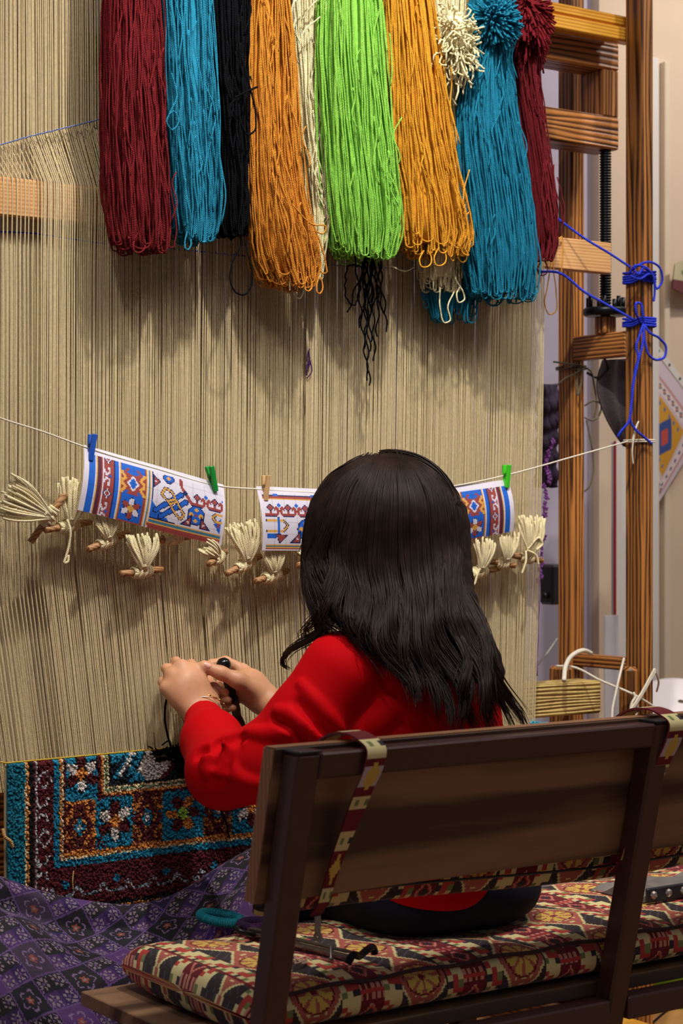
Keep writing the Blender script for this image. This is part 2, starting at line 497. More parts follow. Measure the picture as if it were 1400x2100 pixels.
M['bench_steel'] = mat_plain('brown_painted_steel', S(74, 46, 44), 0.33, 0.0, 0.08, 40, 0.0, 0.6)
M['bench_panel'] = mat_wood('walnut_laminate', S(152, 116, 88), S(78, 56, 44), 'X', 0.8, 0.42, (0.30, 0.72), 0.02, 0.45, 3.0, 0.09)
M['panel_edge'] = mat_wood('walnut_edge_band', S(168, 120, 86), S(140, 98, 70), 'Z', 1.0, 0.45, (0.3, 0.7), 0.03)
M['black_plastic'] = mat_plain('black_plastic', S(34, 34, 40), 0.4, 0, 0.1, 40)
M['fabric_print'] = mat_attr('kilim_print_cloth', 0.85, 0.12, 500, 0.25, 0.1)
M['shawl_print'] = mat_attr('purple_print_cloth', 0.7, 0.10, 400, 0.15, 0.15)
M['pile'] = mat_attr('wool_pile', 0.95, 0.35, 420, 0.0, 0.15, 0.1)
M['print'] = mat_attr('printed_paper', 0.6, 0.02, 60, 0.0, 0.0, 0.3)

# ================================================================== THE SETTING
M['floor'] = mat_wood('oak_floor', S(214, 160, 96), S(176, 120, 66), 'X', 0.5, 0.45, (0.3, 0.7), 0.1)
b = MB(); b.box(-0.6, 6.0, -3.6, 1.4, -0.06, 0.0)
struct(b.build('floor', M['floor'], smooth=False))
M['wall'] = mat_plain('cream_wall_paint', S(222, 200, 176), 0.9, 0, 0.03, 5, 0.1)
M['wall_l'] = mat_plain('lilac_shaded_wall', S(190, 182, 202), 0.9, 0, 0.03, 5, 0.1)  # lilac-grey puts the bluish shade behind the loom into the wall colour
WY = 0.62
wx = P(1212, 1000, WY)[0]
b = MB(); b.box(-0.6, wx, WY, WY + 0.1, 0, 3.4)
struct(b.build('wall_back', M['wall_l'], smooth=False))
b = MB(); b.box(wx, 6.0, WY - 0.03, WY + 0.1, 0, 3.4)
struct(b.build('wall_right', M['wall'], smooth=False))
# things on the wall side, seen between the uprights
def slab(name, mat, pts, th, label=None, cat=None, parent=None, smooth=False):
    """flat polygon of 4 world points with thickness th along its normal"""
    p = np.array(pts, float)
    n = np.cross(p[1] - p[0], p[3] - p[0]); n /= np.linalg.norm(n)
    V = np.concatenate([p, p + n * th])
    Q = [[0, 3, 2, 1], [4, 5, 6, 7], [0, 1, 5, 4], [1, 2, 6, 5], [2, 3, 7, 6], [3, 0, 4, 7]]
    bb = MB(); bb.add(V, Q)
    nd = bb.build(name, mat, parent, smooth, loc=p.mean(axis=0))
    if label: tag(nd, label, cat)
    return nd
M['white_board'] = mat_plain('white_board', S(226, 220, 214), 0.6, 0, 0.03, 8)
M['red_edge'] = mat_plain('red_plastic_edge', S(176, 34, 30), 0.5, 0, 0.08, 20)
M['beige_trim'] = mat_plain('beige_trim_paint', S(222, 206, 182), 0.7, 0, 0.03, 8)
# pale boards standing on end against the wall
Yb = WY - 0.06
def standing_board(name, label, px0, px1, py_top, mat, Y, edge=None):
    a = P(px0, 1300, Y)[0]; c = P(px1, 1300, Y)[0]; zt = P((px0 + px1) / 2, py_top, Y)[2]
    t = thing(name, label, 'board', ((a + c) / 2, Y, 0))
    bb = MB(); bb.box(a, c, Y, Y + 0.018, 0, zt, 0.002); bb.build('board_panel', mat, t, False)
    if edge:
        bb = MB(); bb.box(a - 0.005, a + 0.0005, Y - 0.003, Y + 0.003, 0, zt, 0.001)
        n = bb.build('edge_strip', edge, t, False); n.o['label'] = 'red edging strip'
    return t
standing_board('standing_board', 'white board with a red edge standing on end between the uprights', 1262, 1292, 905, M['white_board'], 0.46, M['red_edge'])
standing_board('standing_board', 'tall pale board standing against the wall right of the front upright', 1333, 1352, 118, M['white_board'], 0.53)
x0 = P(1352, 1000, WY - 0.03)[0]
b = MB(); b.box(x0, x0 + 0.02, WY - 0.05, WY - 0.03, 0, P(1360, 125, WY - 0.05)[2], 0.002)
struct(b.build('trim_1', M['beige_trim'], smooth=False))

# ================================================================== THE LOOM
FX0 = P(1317, 1000, -0.06)[0]; FX1 = P(1340, 1000, -0.06)[0]
FYB = PX(1281, 1000, FX0)[1]
RY0 = PX(1172, 1000, FX0)[1]; RY1 = PX(1143, 1000, FX0)[1]; RX1 = P(1198, 1000, RY0)[0]
loom = thing('carpet_loom', 'tall wooden carpet loom of burnt pine strung with beige cotton warp', 'loom', (2.1, 0.05, 0))
def lbox(name, mat, x0, x1, y0, y1, z0, z1, bev=0.003, smooth=False):
    bb = MB(); bb.box(x0, x1, y0, y1, z0, z1, bev); return bb.build(name, mat, loom, smooth)
LX0, LX1 = 1.10, 1.135
for (xa, xb) in ((FX0, FX1), (LX0, LX1)):
    n = lbox('front_upright', M['burnt_z'], xa, xb, -0.06, FYB, 0, 2.75)
    n = lbox('rear_upright', M['burnt_z'], xa, xb + 0.006, RY0, RY1, 0, 2.75)
    # crosspieces joining front and rear uprights
    zc1 = PX(1240, 733, FX0)[2]; zc0 = PX(1240, 683, FX0)[2]
    lbox('crosspiece', M['burnt_y'], xa + 0.001, xb - 0.001, FYB, RY0, zc1, zc0)
    zl1 = PX(1240, 1372, FX0)[2]; zl0 = PX(1240, 1346, FX0)[2]
    lbox('crosspiece', M['burnt_y'], xa + 0.001, xb - 0.001, FYB, RY0, zl1, zl0)
    lbox('foot', M['burnt_y'], xa - 0.03, xb + 0.03, -0.30, RY1 + 0.25, 0.0, 0.07, 0.005)
    lbox('top_crosspiece', M['burnt_y'], xa + 0.001, xb - 0.001, FYB, RY0, 2.60, 2.68)
# block clamped to the inside of the front upright, behind the lower beam
bx0 = PX(1275, 1430, FX0 - 0.03)
lbox('bearing_block', M['burnt_z'], FX0 - 0.032, FX0 - 0.001, -0.055, -0.012, P(1295, 1530, -0.05)[2] - 0.1, P(1295, 1368, -0.05)[2], 0.008)
lbox('bearing_block', M['burnt_z'], FX0 - 0.03, FX0 - 0.001, RY0 - 0.01, RY1, 0.45, P(1160, 1368, RY0)[2], 0.006)
# upper frame of planks carried by the screws
ux1 = P(1270, 200, 0.055)[0]; ux0 = P(1237, 200, 0.055)[0]
z_a = P(1250, 305, 0.055)[2]; z_b = P(1250, 238, 0.055)[2]; z_c = P(1245, 142, 0.055)[2]; z_d = P(1240, 84, 0.055)[2]
lbox('upper_plank', M['burnt_x'], LX1 + 0.03, ux1, 0.055, 0.135, z_a, z_b, 0.004)
lbox('upper_plank', M['burnt_x'], LX1 + 0.03, ux1, 0.055, 0.135, z_c, z_d, 0.004)
lbox('frame_end', M['burnt_z'], ux0, ux1 - 0.001, 0.056, 0.134, z_b - 0.001, z_c + 0.001, 0.003)
lbox('frame_end', M['burnt_z'], LX1 + 0.031, LX1 + 0.07, 0.056, 0.134, z_b - 0.001, z_c + 0.001, 0.003)
# varnished top rails
yz0 = P(1270, 82, FYB)[2]; yz1 = P(1270, 53, FYB)[2]; yz2 = P(1270, 27, FYB)[2]
lbox('top_rail', M['yellow_pine'], LX0, FX1 - 0.004, FYB + 0.001, FYB + 0.032, yz0, yz1, 0.003)
lbox('top_rail', M['yellow_pine'], LX0, FX1 - 0.004, FYB + 0.010, FYB + 0.045, yz1 + 0.004, yz2, 0.004)
lbox('warp_beam', M['burnt_x'], LX1, FX0, 0.02, 0.12, 2.50, 2.60, 0.006)
# shed bar between the two layers of warp
sbz = 1.758
lbox('shed_bar', M['raw_pine'], LX1 + 0.02, P(1247, 520, 0.018)[0], 0.008, 0.030, sbz - 0.034, sbz + 0.034, 0.002)
# lower beam
lx1 = P(1230, 1430, 0.055)[0]
lbz0 = P(1165, 1467, 0.055)[2]; lbz1 = P(1165, 1400, 0.055)[2]
lbox('cloth_beam', M['ochre_carved'], LX1 + 0.02, lx1, 0.050, 0.125, lbz0, lbz1, 0.004)
lbox('cloth_beam', M['burnt_x'], LX1, FX0, 0.025, 0.11, 0.40, 0.50, 0.01)
lbox('apron_board', M['burnt_x'], LX1 + 0.02, 2.60, 0.066, 0.084, 0.43, 0.735, 0.003)
# jack screws
for sx in (FX0 + 0.015, LX0 + 0.018):
    c = np.array([sx, PX(1241, 600, FX0 + 0.015)[1], 0])
    zt = z_a; zb = zc0 + 0.035; zw = PX(1241, 641, FX0 + 0.015)[2]
    bb = MB(); prof = []; z = zb
    pitch = 0.0062
    while z < zt:
        prof += [(0.0105, z), (0.0135, z + pitch * 0.35), (0.0135, z + pitch * 0.6), (0.0105, z + pitch * 0.95)]
        z += pitch
    bb.lathe(prof, (c[0], c[1], 0), seg=14)
    sc = bb.build('jack_screw', M['black_metal'], loom)
    sc.o['label'] = 'black threaded jack screw'
    bb = MB(); bb.lathe([(0.012, zw - 0.006), (0.046, zw - 0.008), (0.050, zw - 0.004), (0.050, zw + 0.006), (0.046, zw + 0.010), (0.012, zw + 0.008)], (c[0], c[1], 0), seg=28)
    for k in range(7):
        a = k * 2 * math.pi / 7 + 0.3
        bb.lathe([(0.001, zw + 0.006), (0.005, zw + 0.006), (0.005, zw + 0.034), (0.001, zw + 0.034)], (c[0] + 0.040 * math.cos(a), c[1] + 0.040 * math.sin(a), 0), seg=8)
    bb.build('hand_wheel', M['black_metal'], sc)
    bb = MB(); bb.box(c[0] - 0.018, c[0] + 0.018, c[1] - 0.018, c[1] + 0.018, zc0 - 0.001, zb + 0.004, 0.003)
    bb.build('screw_seat', M['burnt_z'], sc, False)

# ---- warp threads: two layers
wr_z = np.array([P(p[0], p[1], 0)[2] for p in ((1097, 1475), (1105, 1200), (1112, 900), (1117, 600), (1111, 300), (1104, 60))])
wr_x = np.array([P(p[0], p[1], 0)[0] for p in ((1097, 1475), (1105, 1200), (1112, 900), (1117, 600), (1111, 300), (1104, 60))])
xl_bot = P(12, 1560, 0)[0]
WL = 1.36
def carpet_top(x):                      # height of the weaving edge
    za = P(15, 1566, 0)[2]; zb_ = P(380, 1532, 0)[2]; xa = P(15, 1566, 0)[0]; xb = P(380, 1532, 0)[0]
    zc = P(1040, 1492, 0)[2]; xc = P(1040, 1492, 0)[0]
    return np.interp(x, [xa, xb, xc, xc + 0.1], [za, zb_, zc, zc])
def warp_layer(n, Y, zbot, rad, seed, fan, wob):
    rg = np.random.default_rng(seed)
    s = (np.arange(n) + 0.5) / n
    s = s + rg.normal(0, wob, n) / n
    for g, wd in (((0.285, 0.35), (0.352, 0.5), (0.53, 0.45), (0.56, 0.3), (0.70, 0.3), (0.43, 0.3), (0.15, 0.35)) if fan else ((0.285, 0.15), (0.356, 0.25), (0.534, 0.25))):     # slack spots between groups of ends
        s = s + np.sign(s - g) * (wd / n) * np.exp(-((s - g) * n / 9.0) ** 2)
    if fan:
        s = s[~((s < 0.10) & (np.arange(n) % 2 == 0))]; n = len(s)
    zs = np.concatenate([[0.0], np.linspace(0.02, 0.45, 6), np.linspace(0.5, 1, 9)])
    ztop = 2.55
    paths = np.zeros((n, len(zs) + (4 if fan else 0), 3))
    for i in range(n):
        x_mid = WL + (wr_x[2] - WL) * s[i]
        z0 = float(carpet_top(x_mid)) - 0.01 if zbot is None else zbot
        zz = z0 + (ztop - z0) * zs
        zf = None
        if fan:
            x_bar = WL + (2.65 - WL) * s[i]
            zbl = np.interp(x_bar, [P(0, 298, 0)[0], P(200, 247, 0)[0]], [P(0, 298, 0)[2], P(200, 247, 0)[2]])
            zz = np.sort(np.concatenate([zz, [sbz - 0.036, sbz + 0.032, zbl - 0.002, zbl + 0.012]]))
        xr = np.interp(zz, wr_z, wr_x)
        xl = np.interp(zz, [0.7, 1.1, 2.5], [xl_bot, WL, WL])
        x = xl + (xr - xl) * s[i]
        y = np.full_like(zz, Y)
        if fan:
            amt = np.clip((P(330, 300, 0)[0] - x_bar) / 0.12, 0, 1)
            up = np.clip((zz - (sbz + 0.032)) / (zbl - sbz - 0.034), 0, 1)
            x = x - 0.018 * amt * up
            y = y + 0.030 * amt * up
            lift = np.exp(-((zz - sbz) / 0.05) ** 2)
            y = y - 0.004 * lift * amt
        x = x + 0.0006 * np.sin(zz * 7 + rg.uniform(0, 6))
        paths[i, :, 0] = x; paths[i, :, 1] = y + rg.normal(0, 0.0006); paths[i, :, 2] = zz
    rr = np.full((n, paths.shape[1]), rad) * rg.uniform(0.9, 1.12, (n, 1))
    bb = MB(); bb.tubes(paths, rr, 5, False)
    nd = bb.build('warp_threads', M['warp'], loom)
    nd.o['kind'] = 'stuff'
    return nd
n = warp_layer(318, 0.0, None, 0.00128, 3, True, 0.09); n.o['label'] = 'front layer of beige cotton warp threads'
n = warp_layer(318, 0.040, 0.70, 0.00188, 5, False, 0.07); n.o['label'] = 'back layer of beige cotton warp threads'
# purple ends at the right selvedge
bb = MB(); M['purple_yarn'] = mat_yarn('purple_yarn', S(138, 84, 168), 0.8, 300)
pp = []
for k in range(2):
    x = np.interp(np.linspace(0.85, 1.12, 20), wr_z, wr_x) + 0.004 + 0.004 * k + 0.001 * np.sin(np.arange(20) * 1.3 + k)
    pp.append(np.stack([x, np.full(20, 0.004 + 0.004 * k), np.linspace(0.85, 1.12, 20)], 1))
bb.tubes(np.array(pp), 0.0012, 5); n = bb.build('selvedge_thread', M['purple_yarn'], loom); n.o['label'] = 'purple threads along the right selvedge'
# blue shed cords
bb = MB()
pts = [P(-40, 306, 0.012), P(0, 297, 0.012), P(60, 280, 0.012), P(110, 268, 0.012), P(160, 256, 0.012), P(210, 244, 0.015), P(300, 236, 0.016)]
q = spline(pts, 60); q[:, 1] += 0.010 * np.sin(np.arange(60) * 2.1)
bb.tube(q, 0.0012, 6); n = bb.build('shed_cord', mat_yarn('pale_blue_cord', S(112, 132, 196), 0.8, 300), loom); n.o['label'] = 'blue cord laced through the warp above the shed bar'
bb = MB()
pts = [P(-30, 474, 0.036), P(60, 478, 0.034), P(200, 498, 0.020), P(330, 508, 0.006), P(430, 518, 0.004), P(700, 545, 0.004), P(1110, 556, 0.004)]
q = spline(pts, 160); q[:, 1] += np.where(np.arange(160) > 40, 0.006 * np.sin(np.arange(160) * 2.4), 0)
bb.tube(q, 0.0013, 5); n = bb.build('shed_cord', M['blue_cord'], loom); n.o['label'] = 'blue cord threaded through the warp below the shed bar'
# small purple marker knotted into the warp
bb = MB(); M['violet'] = mat_yarn('violet_yarn', S(70, 36, 92), 0.9, 300)
for k in range(5):
    q = spline([P(636 + random.uniform(-3, 3), 715 + 6 * k, -0.002), P(634 + random.uniform(-7, 7), 735 + 7 * k, -0.007), P(632 + random.uniform(-4, 4), 752 + 6 * k, -0.004)], 12)
    bb.tube(q, 0.0012, 5)
t = bb.build('marker_thread', M['violet'], loc=P(634, 745, 0)); tag(t, 'small dark violet thread knotted into the bare warp', 'thread')

# ================================================================== THE CARPET
class Art:
    def __init__(s, w, h, bg):
        s.a = np.tile(np.array(S(*bg)), (h, w, 1)); s.h, s.w = h, w
        s.Yg, s.Xg = np.mgrid[0:h, 0:w] + 0.5
    def m(s, mask, c): s.a[mask] = S(*c); return s
    def rect(s, x0, x1, y0, y1, c): return s.m((s.Xg > x0) & (s.Xg < x1) & (s.Yg > y0) & (s.Yg < y1), c)
    def dia(s, cx, cy, rx, ry, c): return s.m(np.abs(s.Xg - cx) / rx + np.abs(s.Yg - cy) / ry < 1, c)
    def ell(s, cx, cy, rx, ry, c, rot=0.0):
        x, y = s.Xg - cx, s.Yg - cy
        u = x * math.cos(rot) + y * math.sin(rot); v = -x * math.sin(rot) + y * math.cos(rot)
        return s.m((u / rx)**2 + (v / ry)**2 < 1, c)
    def line(s, pts, wd, c):
        for (x0, y0), (x1, y1) in zip(pts[:-1], pts[1:]):
            L = max((x1 - x0)**2 + (y1 - y0)**2, 1e-6)
            h = np.clip(((s.Xg - x0) * (x1 - x0) + (s.Yg - y0) * (y1 - y0)) / L, 0, 1)
            s.m(np.hypot(s.Xg - x0 - h * (x1 - x0), s.Yg - y0 - h * (y1 - y0)) < wd / 2, c)
        return s
    def tri(s, p, c):
        (x1, y1), (x2, y2), (x3, y3) = p
        d = lambda ax, ay, bx, by: (s.Xg - bx) * (ay - by) - (ax - bx) * (s.Yg - by)
        a_, b_, c_ = d(x1, y1, x2, y2), d(x2, y2, x3, y3), d(x3, y3, x1, y1)
        return s.m(((a_ < 0) & (b_ < 0) & (c_ < 0)) | ((a_ > 0) & (b_ > 0) & (c_ > 0)), c)
    def flower(s, cx, cy, r, pa, pb, cc, outline=None, n=6, rot=0.5):
        for o in ((outline, 1.16), (None, 1.0)):
            for k in range(n):
                a = rot + k * 2 * math.pi / n
                col = o[0] if o[0] is not None else (pa if k % 2 == 0 else pb)
                if o[0] is None and o[1] > 1: continue
                s.ell(cx + 0.62 * r * math.cos(a), cy + 0.62 * r * math.sin(a), 0.36 * r * (o[1] if o[1] > 1 else 1), 0.26 * r * (o[1] if o[1] > 1 else 1), col, a)
        s.dia(cx, cy, 0.36 * r, 0.36 * r, cc); return s

TEAL = (26, 124, 158); MAR = (88, 24, 30); NAV = (18, 26, 38); CRM = (214, 190, 150); ORA = (206, 132, 62); WHT = (214, 206, 200); GRN = (110, 140, 110); BLK = (16, 14, 18); LIME = (150, 190, 70)
KN = 0.0040
def vine_v(A, x, y0, y1, col, flip=1, per=26):
    A.rect(x, x + 1, y0, y1, col)
    y = y0
    k = 0
    while y < y1 + 10:
        A.line([(x + flip * 1, y + 8), (x + flip * 4.5, y + 4), (x + flip * 8, y + 8), (x + flip * 4.5, y + 12), (x + flip * 1, y + 8)], 1.0, col)
        A.line([(x + 0.5, y + 17), (x + flip * 2.5, y + 20), (x + flip * 5.5, y + 19), (x + flip * 6, y + 16)], 1.3, col)
        A.line([(x + 0.5, y + 26), (x + flip * 2.5, y + 23.5), (x + flip * 5.5, y + 24), (x + flip * 6, y + 27)], 1.3, col)
        y += per
    return A
def star_diamond(A, cx, cy, rx, ry):
    A.dia(cx, cy, rx, ry, MAR); A.dia(cx, cy, rx * 0.62, ry * 0.62, ORA)
    for sx in (-1, 1):
        for sy in (-1, 1):
            A.line([(cx + sx * 1, cy + sy * ry * 0.9), (cx + sx * rx * 0.75, cy + sy * ry * 0.98), (cx + sx * rx * 0.78, cy + sy * ry * 0.66)], 1.6, MAR)
    A.dia(cx, cy, rx * 0.55, ry * 0.55, MAR); A.dia(cx, cy, rx * 0.42, ry * 0.42, TEAL); A.dia(cx, cy, rx * 0.2, ry * 0.2, WHT)
CW = 310; CH = 84
def carpet_art():
    A = Art(CW, CH, MAR)
    f0 = 28; r_in = 18; r_lo = 42
    # main border field, teal and orange blocks
    A.rect(f0, 160, 0, r_lo, TEAL)
    A.rect(f0, f0 + 15, 19, r_lo, ORA)
    for cx in range(f0 + 42, 170, 38): A.rect(cx - 8, cx + 8, r_in, r_lo, (168, 104, 50)); A.dia(cx, 30, 12, 6, TEAL)
    A.rect(f0 + 16, f0 + 18, 0, 20, MAR)
    A.flower(f0 + 8, 7, 8.6, MAR, WHT, ORA, BLK)
    star_diamond(A, f0 + 7, 31, 7.5, 10)
    for j in range(0, 18, 5):
        A.line([(f0 + 1 + j, r_lo - 1), (f0 + 2.5 + j, r_lo - 5), (f0 + 4 + j, r_lo - 1)], 1.4, MAR)
    A.flower(f0 + 25, 30, 9.2, MAR, WHT, ORA, BLK)
    star_diamond(A, f0 + 42, 30, 8, 11)
    A.flower(f0 + 61, 30, 9.4, MAR, ORA, LIME, None, rot=0.0)
    star_diamond(A, f0 + 80, 30, 8, 11)
    A.flower(f0 + 99, 30, 9.2, WHT, MAR, ORA, BLK)
    star_diamond(A, f0 + 118, 30, 10, 11)
    # inner frame lines
    A.rect(f0 + 18, 160, 0, r_in + 1, NAV)
    A.rect(f0 + 17, 160, r_in - 5, r_in + 1, MAR); A.rect(f0 + 17, f0 + 19, 0, r_in, MAR)
    for k, c in enumerate((ORA, CRM, GRN, CRM, BLK)):
        A.rect(f0 + 18 + k, 160, 0, r_in - k, c)
    A.rect(f0 + 23, 160, 0, r_in - 5, WHT)
    # ground: teal stems on white, dark triangles
    xg = f0 + 23
    A.tri([(xg, -2), (xg, 13), (xg + 17, 13)], NAV)
    A.rect(xg, xg + 12, 0, 4, TEAL)
    A.line([(xg + 1, 12), (xg + 11, -2)], 4.2, NAV); A.line([(xg + 1, 12), (xg + 11, -2)], 2.4, TEAL)
    A.line([(xg + 8, 12), (xg + 17, -2)], 4.2, NAV); A.line([(xg + 8, 12), (xg + 17, -2)], 2.4, TEAL)
    A.line([(xg + 5, 9), (xg + 11, 0)], 1.6, WHT)
    A.rect(xg, xg + 16, 11, 13, NAV)
    A.tri([(xg + 9, 12.6), (xg + 18, 12.6), (xg + 13, 7)], TEAL)
    A.line([(xg + 22, 1), (xg + 30, 1), (xg + 31, 4), (xg + 24, 4), (xg + 22, 1)], 1.5, BLK)
    A.rect(xg + 23, xg + 30, 1.5, 3.5, (150, 140, 110))
    A.tri([(xg + 26, 13), (xg + 40, 13), (xg + 33, 4)], MAR); A.tri([(xg + 29, 13), (xg + 37, 13), (xg + 33, 8)], BLK)
    A.rect(xg + 33, xg + 52, 0, 13, BLK)
    for x in range(xg + 44, 160, 16):
        A.tri([(x, 13), (x + 12, 13), (x + 6, 3)], MAR)
    # lower lines
    A.rect(f0 - 2, 160, r_lo, r_lo + 2, ORA); A.rect(f0 - 2, 160, r_lo + 2, r_lo + 3, CRM)
    A.rect(f0 - 6, 160, r_lo + 3, r_lo + 6, TEAL)
    A.rect(f0 - 2, f0 - 1, 0, r_lo + 2, CRM); A.rect(f0 - 3, f0 - 2, 0, r_lo + 3, ORA); A.rect(f0 - 1, f0, 0, r_lo, MAR)
    A.rect(f0 - 6, f0 - 3, 0, r_lo + 6, TEAL)
    # outer border with its white meander
    vine_v(A, 13, 0, r_lo + 18, (176, 172, 176))
    for x in range(18, 160, 13):
        A.line([(x, 62), (x + 3, 57), (x + 6, 62)], 1.4, (150, 150, 160))
        A.line([(x + 7, 61), (x + 10, 62), (x + 13, 60)], 1.2, (110, 120, 130))
        if (x // 13) % 2: A.dia(x + 10, 56, 2.2, 3, TEAL)
    A.rect(8, 9.2, 0, CH, CRM); A.rect(9, 10, 0, CH, ORA); A.rect(10, 12, 0, CH, BLK)
    A.rect(10, 160, 66, 68, BLK); A.rect(10, 160, 68, 69, ORA); A.rect(0, 160, 70, CH, TEAL)
    A.rect(0, 8, 0, CH, (20, 112, 136))
    A.a[:, CW // 2:] = A.a[:, :CW // 2][:, ::-1]
    return A.a
xl0 = P(15, 1600, -0.004)[0]
KNX = (P(1106, 1490, -0.004)[0] - xl0) / CW
def build_carpet():
    art = carpet_art()
    rg = np.random.default_rng(11)
    t = thing('woven_carpet', 'half-woven wool carpet with blue border and flower pattern on the loom', 'carpet', (2.0, 0.0, 0.5))
    i, j = np.meshgrid(np.arange(CW), np.arange(CH), indexing='xy')
    X = xl0 + (i + 0.5) * KNX
    Z = carpet_top(X) - (j + 0.5) * KN
    Yb_ = -0.001 + np.zeros_like(X)
    # the finished part bends back over the lower beam
    low = np.clip((j - 66) / 18.0, 0, 1); Yb_ = Yb_ + 0.02 * low**2
    X = X.ravel(); Z = Z.ravel(); Yb_ = Yb_.ravel(); n = len(X)
    hw = KNX * 0.62; hh = KN * 0.62
    base = np.stack([X, Yb_, Z], 1)
    tipv = np.stack([rg.normal(0, 0.0011, n), -0.0085 + rg.normal(0, 0.0012, n), rg.normal(-0.0016, 0.0011, n)], 1)
    V = np.zeros((n, 8, 3))
    for k, (a, c) in enumerate(((-1, -1), (1, -1), (1, 1), (-1, 1))):
        V[:, k] = base + np.array([a * hw, 0, c * hh])
        V[:, 4 + k] = base + tipv + np.array([a * hw * 0.62, 0, c * hh * 0.62]) + np.stack([rg.normal(0, 0.0004, n), rg.normal(0, 0.0009, n), rg.normal(0, 0.0004, n)], 1)
    o = np.arange(n)[:, None] * 8
    fs = np.array([[4, 5, 6, 7], [0, 1, 5, 4], [1, 2, 6, 5], [2, 3, 7, 6], [3, 0, 4, 7]])
    Q = (o[:, None, :] + fs[None]).reshape(-1, 4)
    c = np.repeat(art.reshape(-1, 3), 5, axis=0)
    bb = MB(); bb.add(V.reshape(-1, 3), Q, cq=c)
    nd = bb.build('pile', M['pile'], t, False, True); nd.o['kind'] = 'stuff'; nd.o['label'] = 'knotted wool pile in teal, maroon, orange and white'
    # foundation cloth behind the pile
    bb = MB(); xs = np.linspace(xl0 - 0.002, xl0 + CW * KNX + 0.002, 60)
    V = []
    for x in xs:
        zt = float(carpet_top(x))
        V += [[x, 0.001, zt - 0.001], [x, 0.001, zt - KN * 66], [x, 0.021, zt - KN * 84], [x, 0.025, zt - KN * 84], [x, 0.006, zt - KN * 66], [x, 0.006, zt - 0.001]]
    Q = grid_faces(60, 6); bb.add(V, Q); bb.build('foundation', M['warp'], t)
    # yellow weft along the working edge
    xs = np.linspace(xl0 - 0.03, xl0 + CW * KNX, 220)
    q = np.stack([xs, -0.003 + 0.0015 * np.sin(np.arange(220) * 1.9), carpet_top(xs) + 0.0015], 1)
    q[:6, 2] += np.linspace(0.006, 0, 6)
    bb = MB(); bb.tube(q, 0.0016, 5); n = bb.build('weft', mat_yarn('yellow_weft', S(206, 172, 60), 0.8, 300), t); n.o['label'] = 'yellow weft thread along the working edge'
    # loose yarn ends
    my = mat_yarn('tan_yarn_end', S(196, 152, 96), 0.9, 300)
    bb = MB(); bb.tube(spline([P(6, 1700, -0.014), P(10, 1716, -0.02), P(22, 1726, -0.022), P(26, 1738, -0.02)], 16), 0.0032, 7); bb.build('yarn_end', my, t)
    bb = MB(); bb.tube(spline([P(151, 1786, -0.012), P(149, 1805, -0.016), P(150, 1826, -0.016)], 10), 0.0014, 6); bb.build('yarn_end', my, t)
    # black yarn being knotted: tufts at the edge
    mk = mat_yarn('black_yarn', S(14, 14, 18), 0.95, 300)
    bb = MB(); pp = []
    for k in range(70):
        x = random.gauss(352, 17); y = 1536 + random.gauss(3, 8)
        a = P(x, y, -0.010); d = np.array([random.gauss(0, 0.008), -random.uniform(0.003, 0.012), random.gauss(0.002, 0.008)])
        pp.append(np.stack([a, a + d * 0.6, a + d + np.array([0, 0, -0.002])]))
    bb.tubes(np.array(pp), 0.0014, 5); n = bb.build('fresh_tufts', mk, t); n.o['label'] = 'shaggy untrimmed black tufts'; n.o['kind'] = 'stuff'
    return mk
MK = build_carpet()
# ================================================================== YARN SKEINS
lbox('skein_rail', M['burnt_x'], LX0, FX1, -0.115, -0.085, 2.43, 2.47, 0.006)
for xa in (LX0, FX0):
    lbox('rail_bracket', M['burnt_y'], xa, xa + 0.03, -0.085, -0.055, 2.42, 2.48, 0.003)

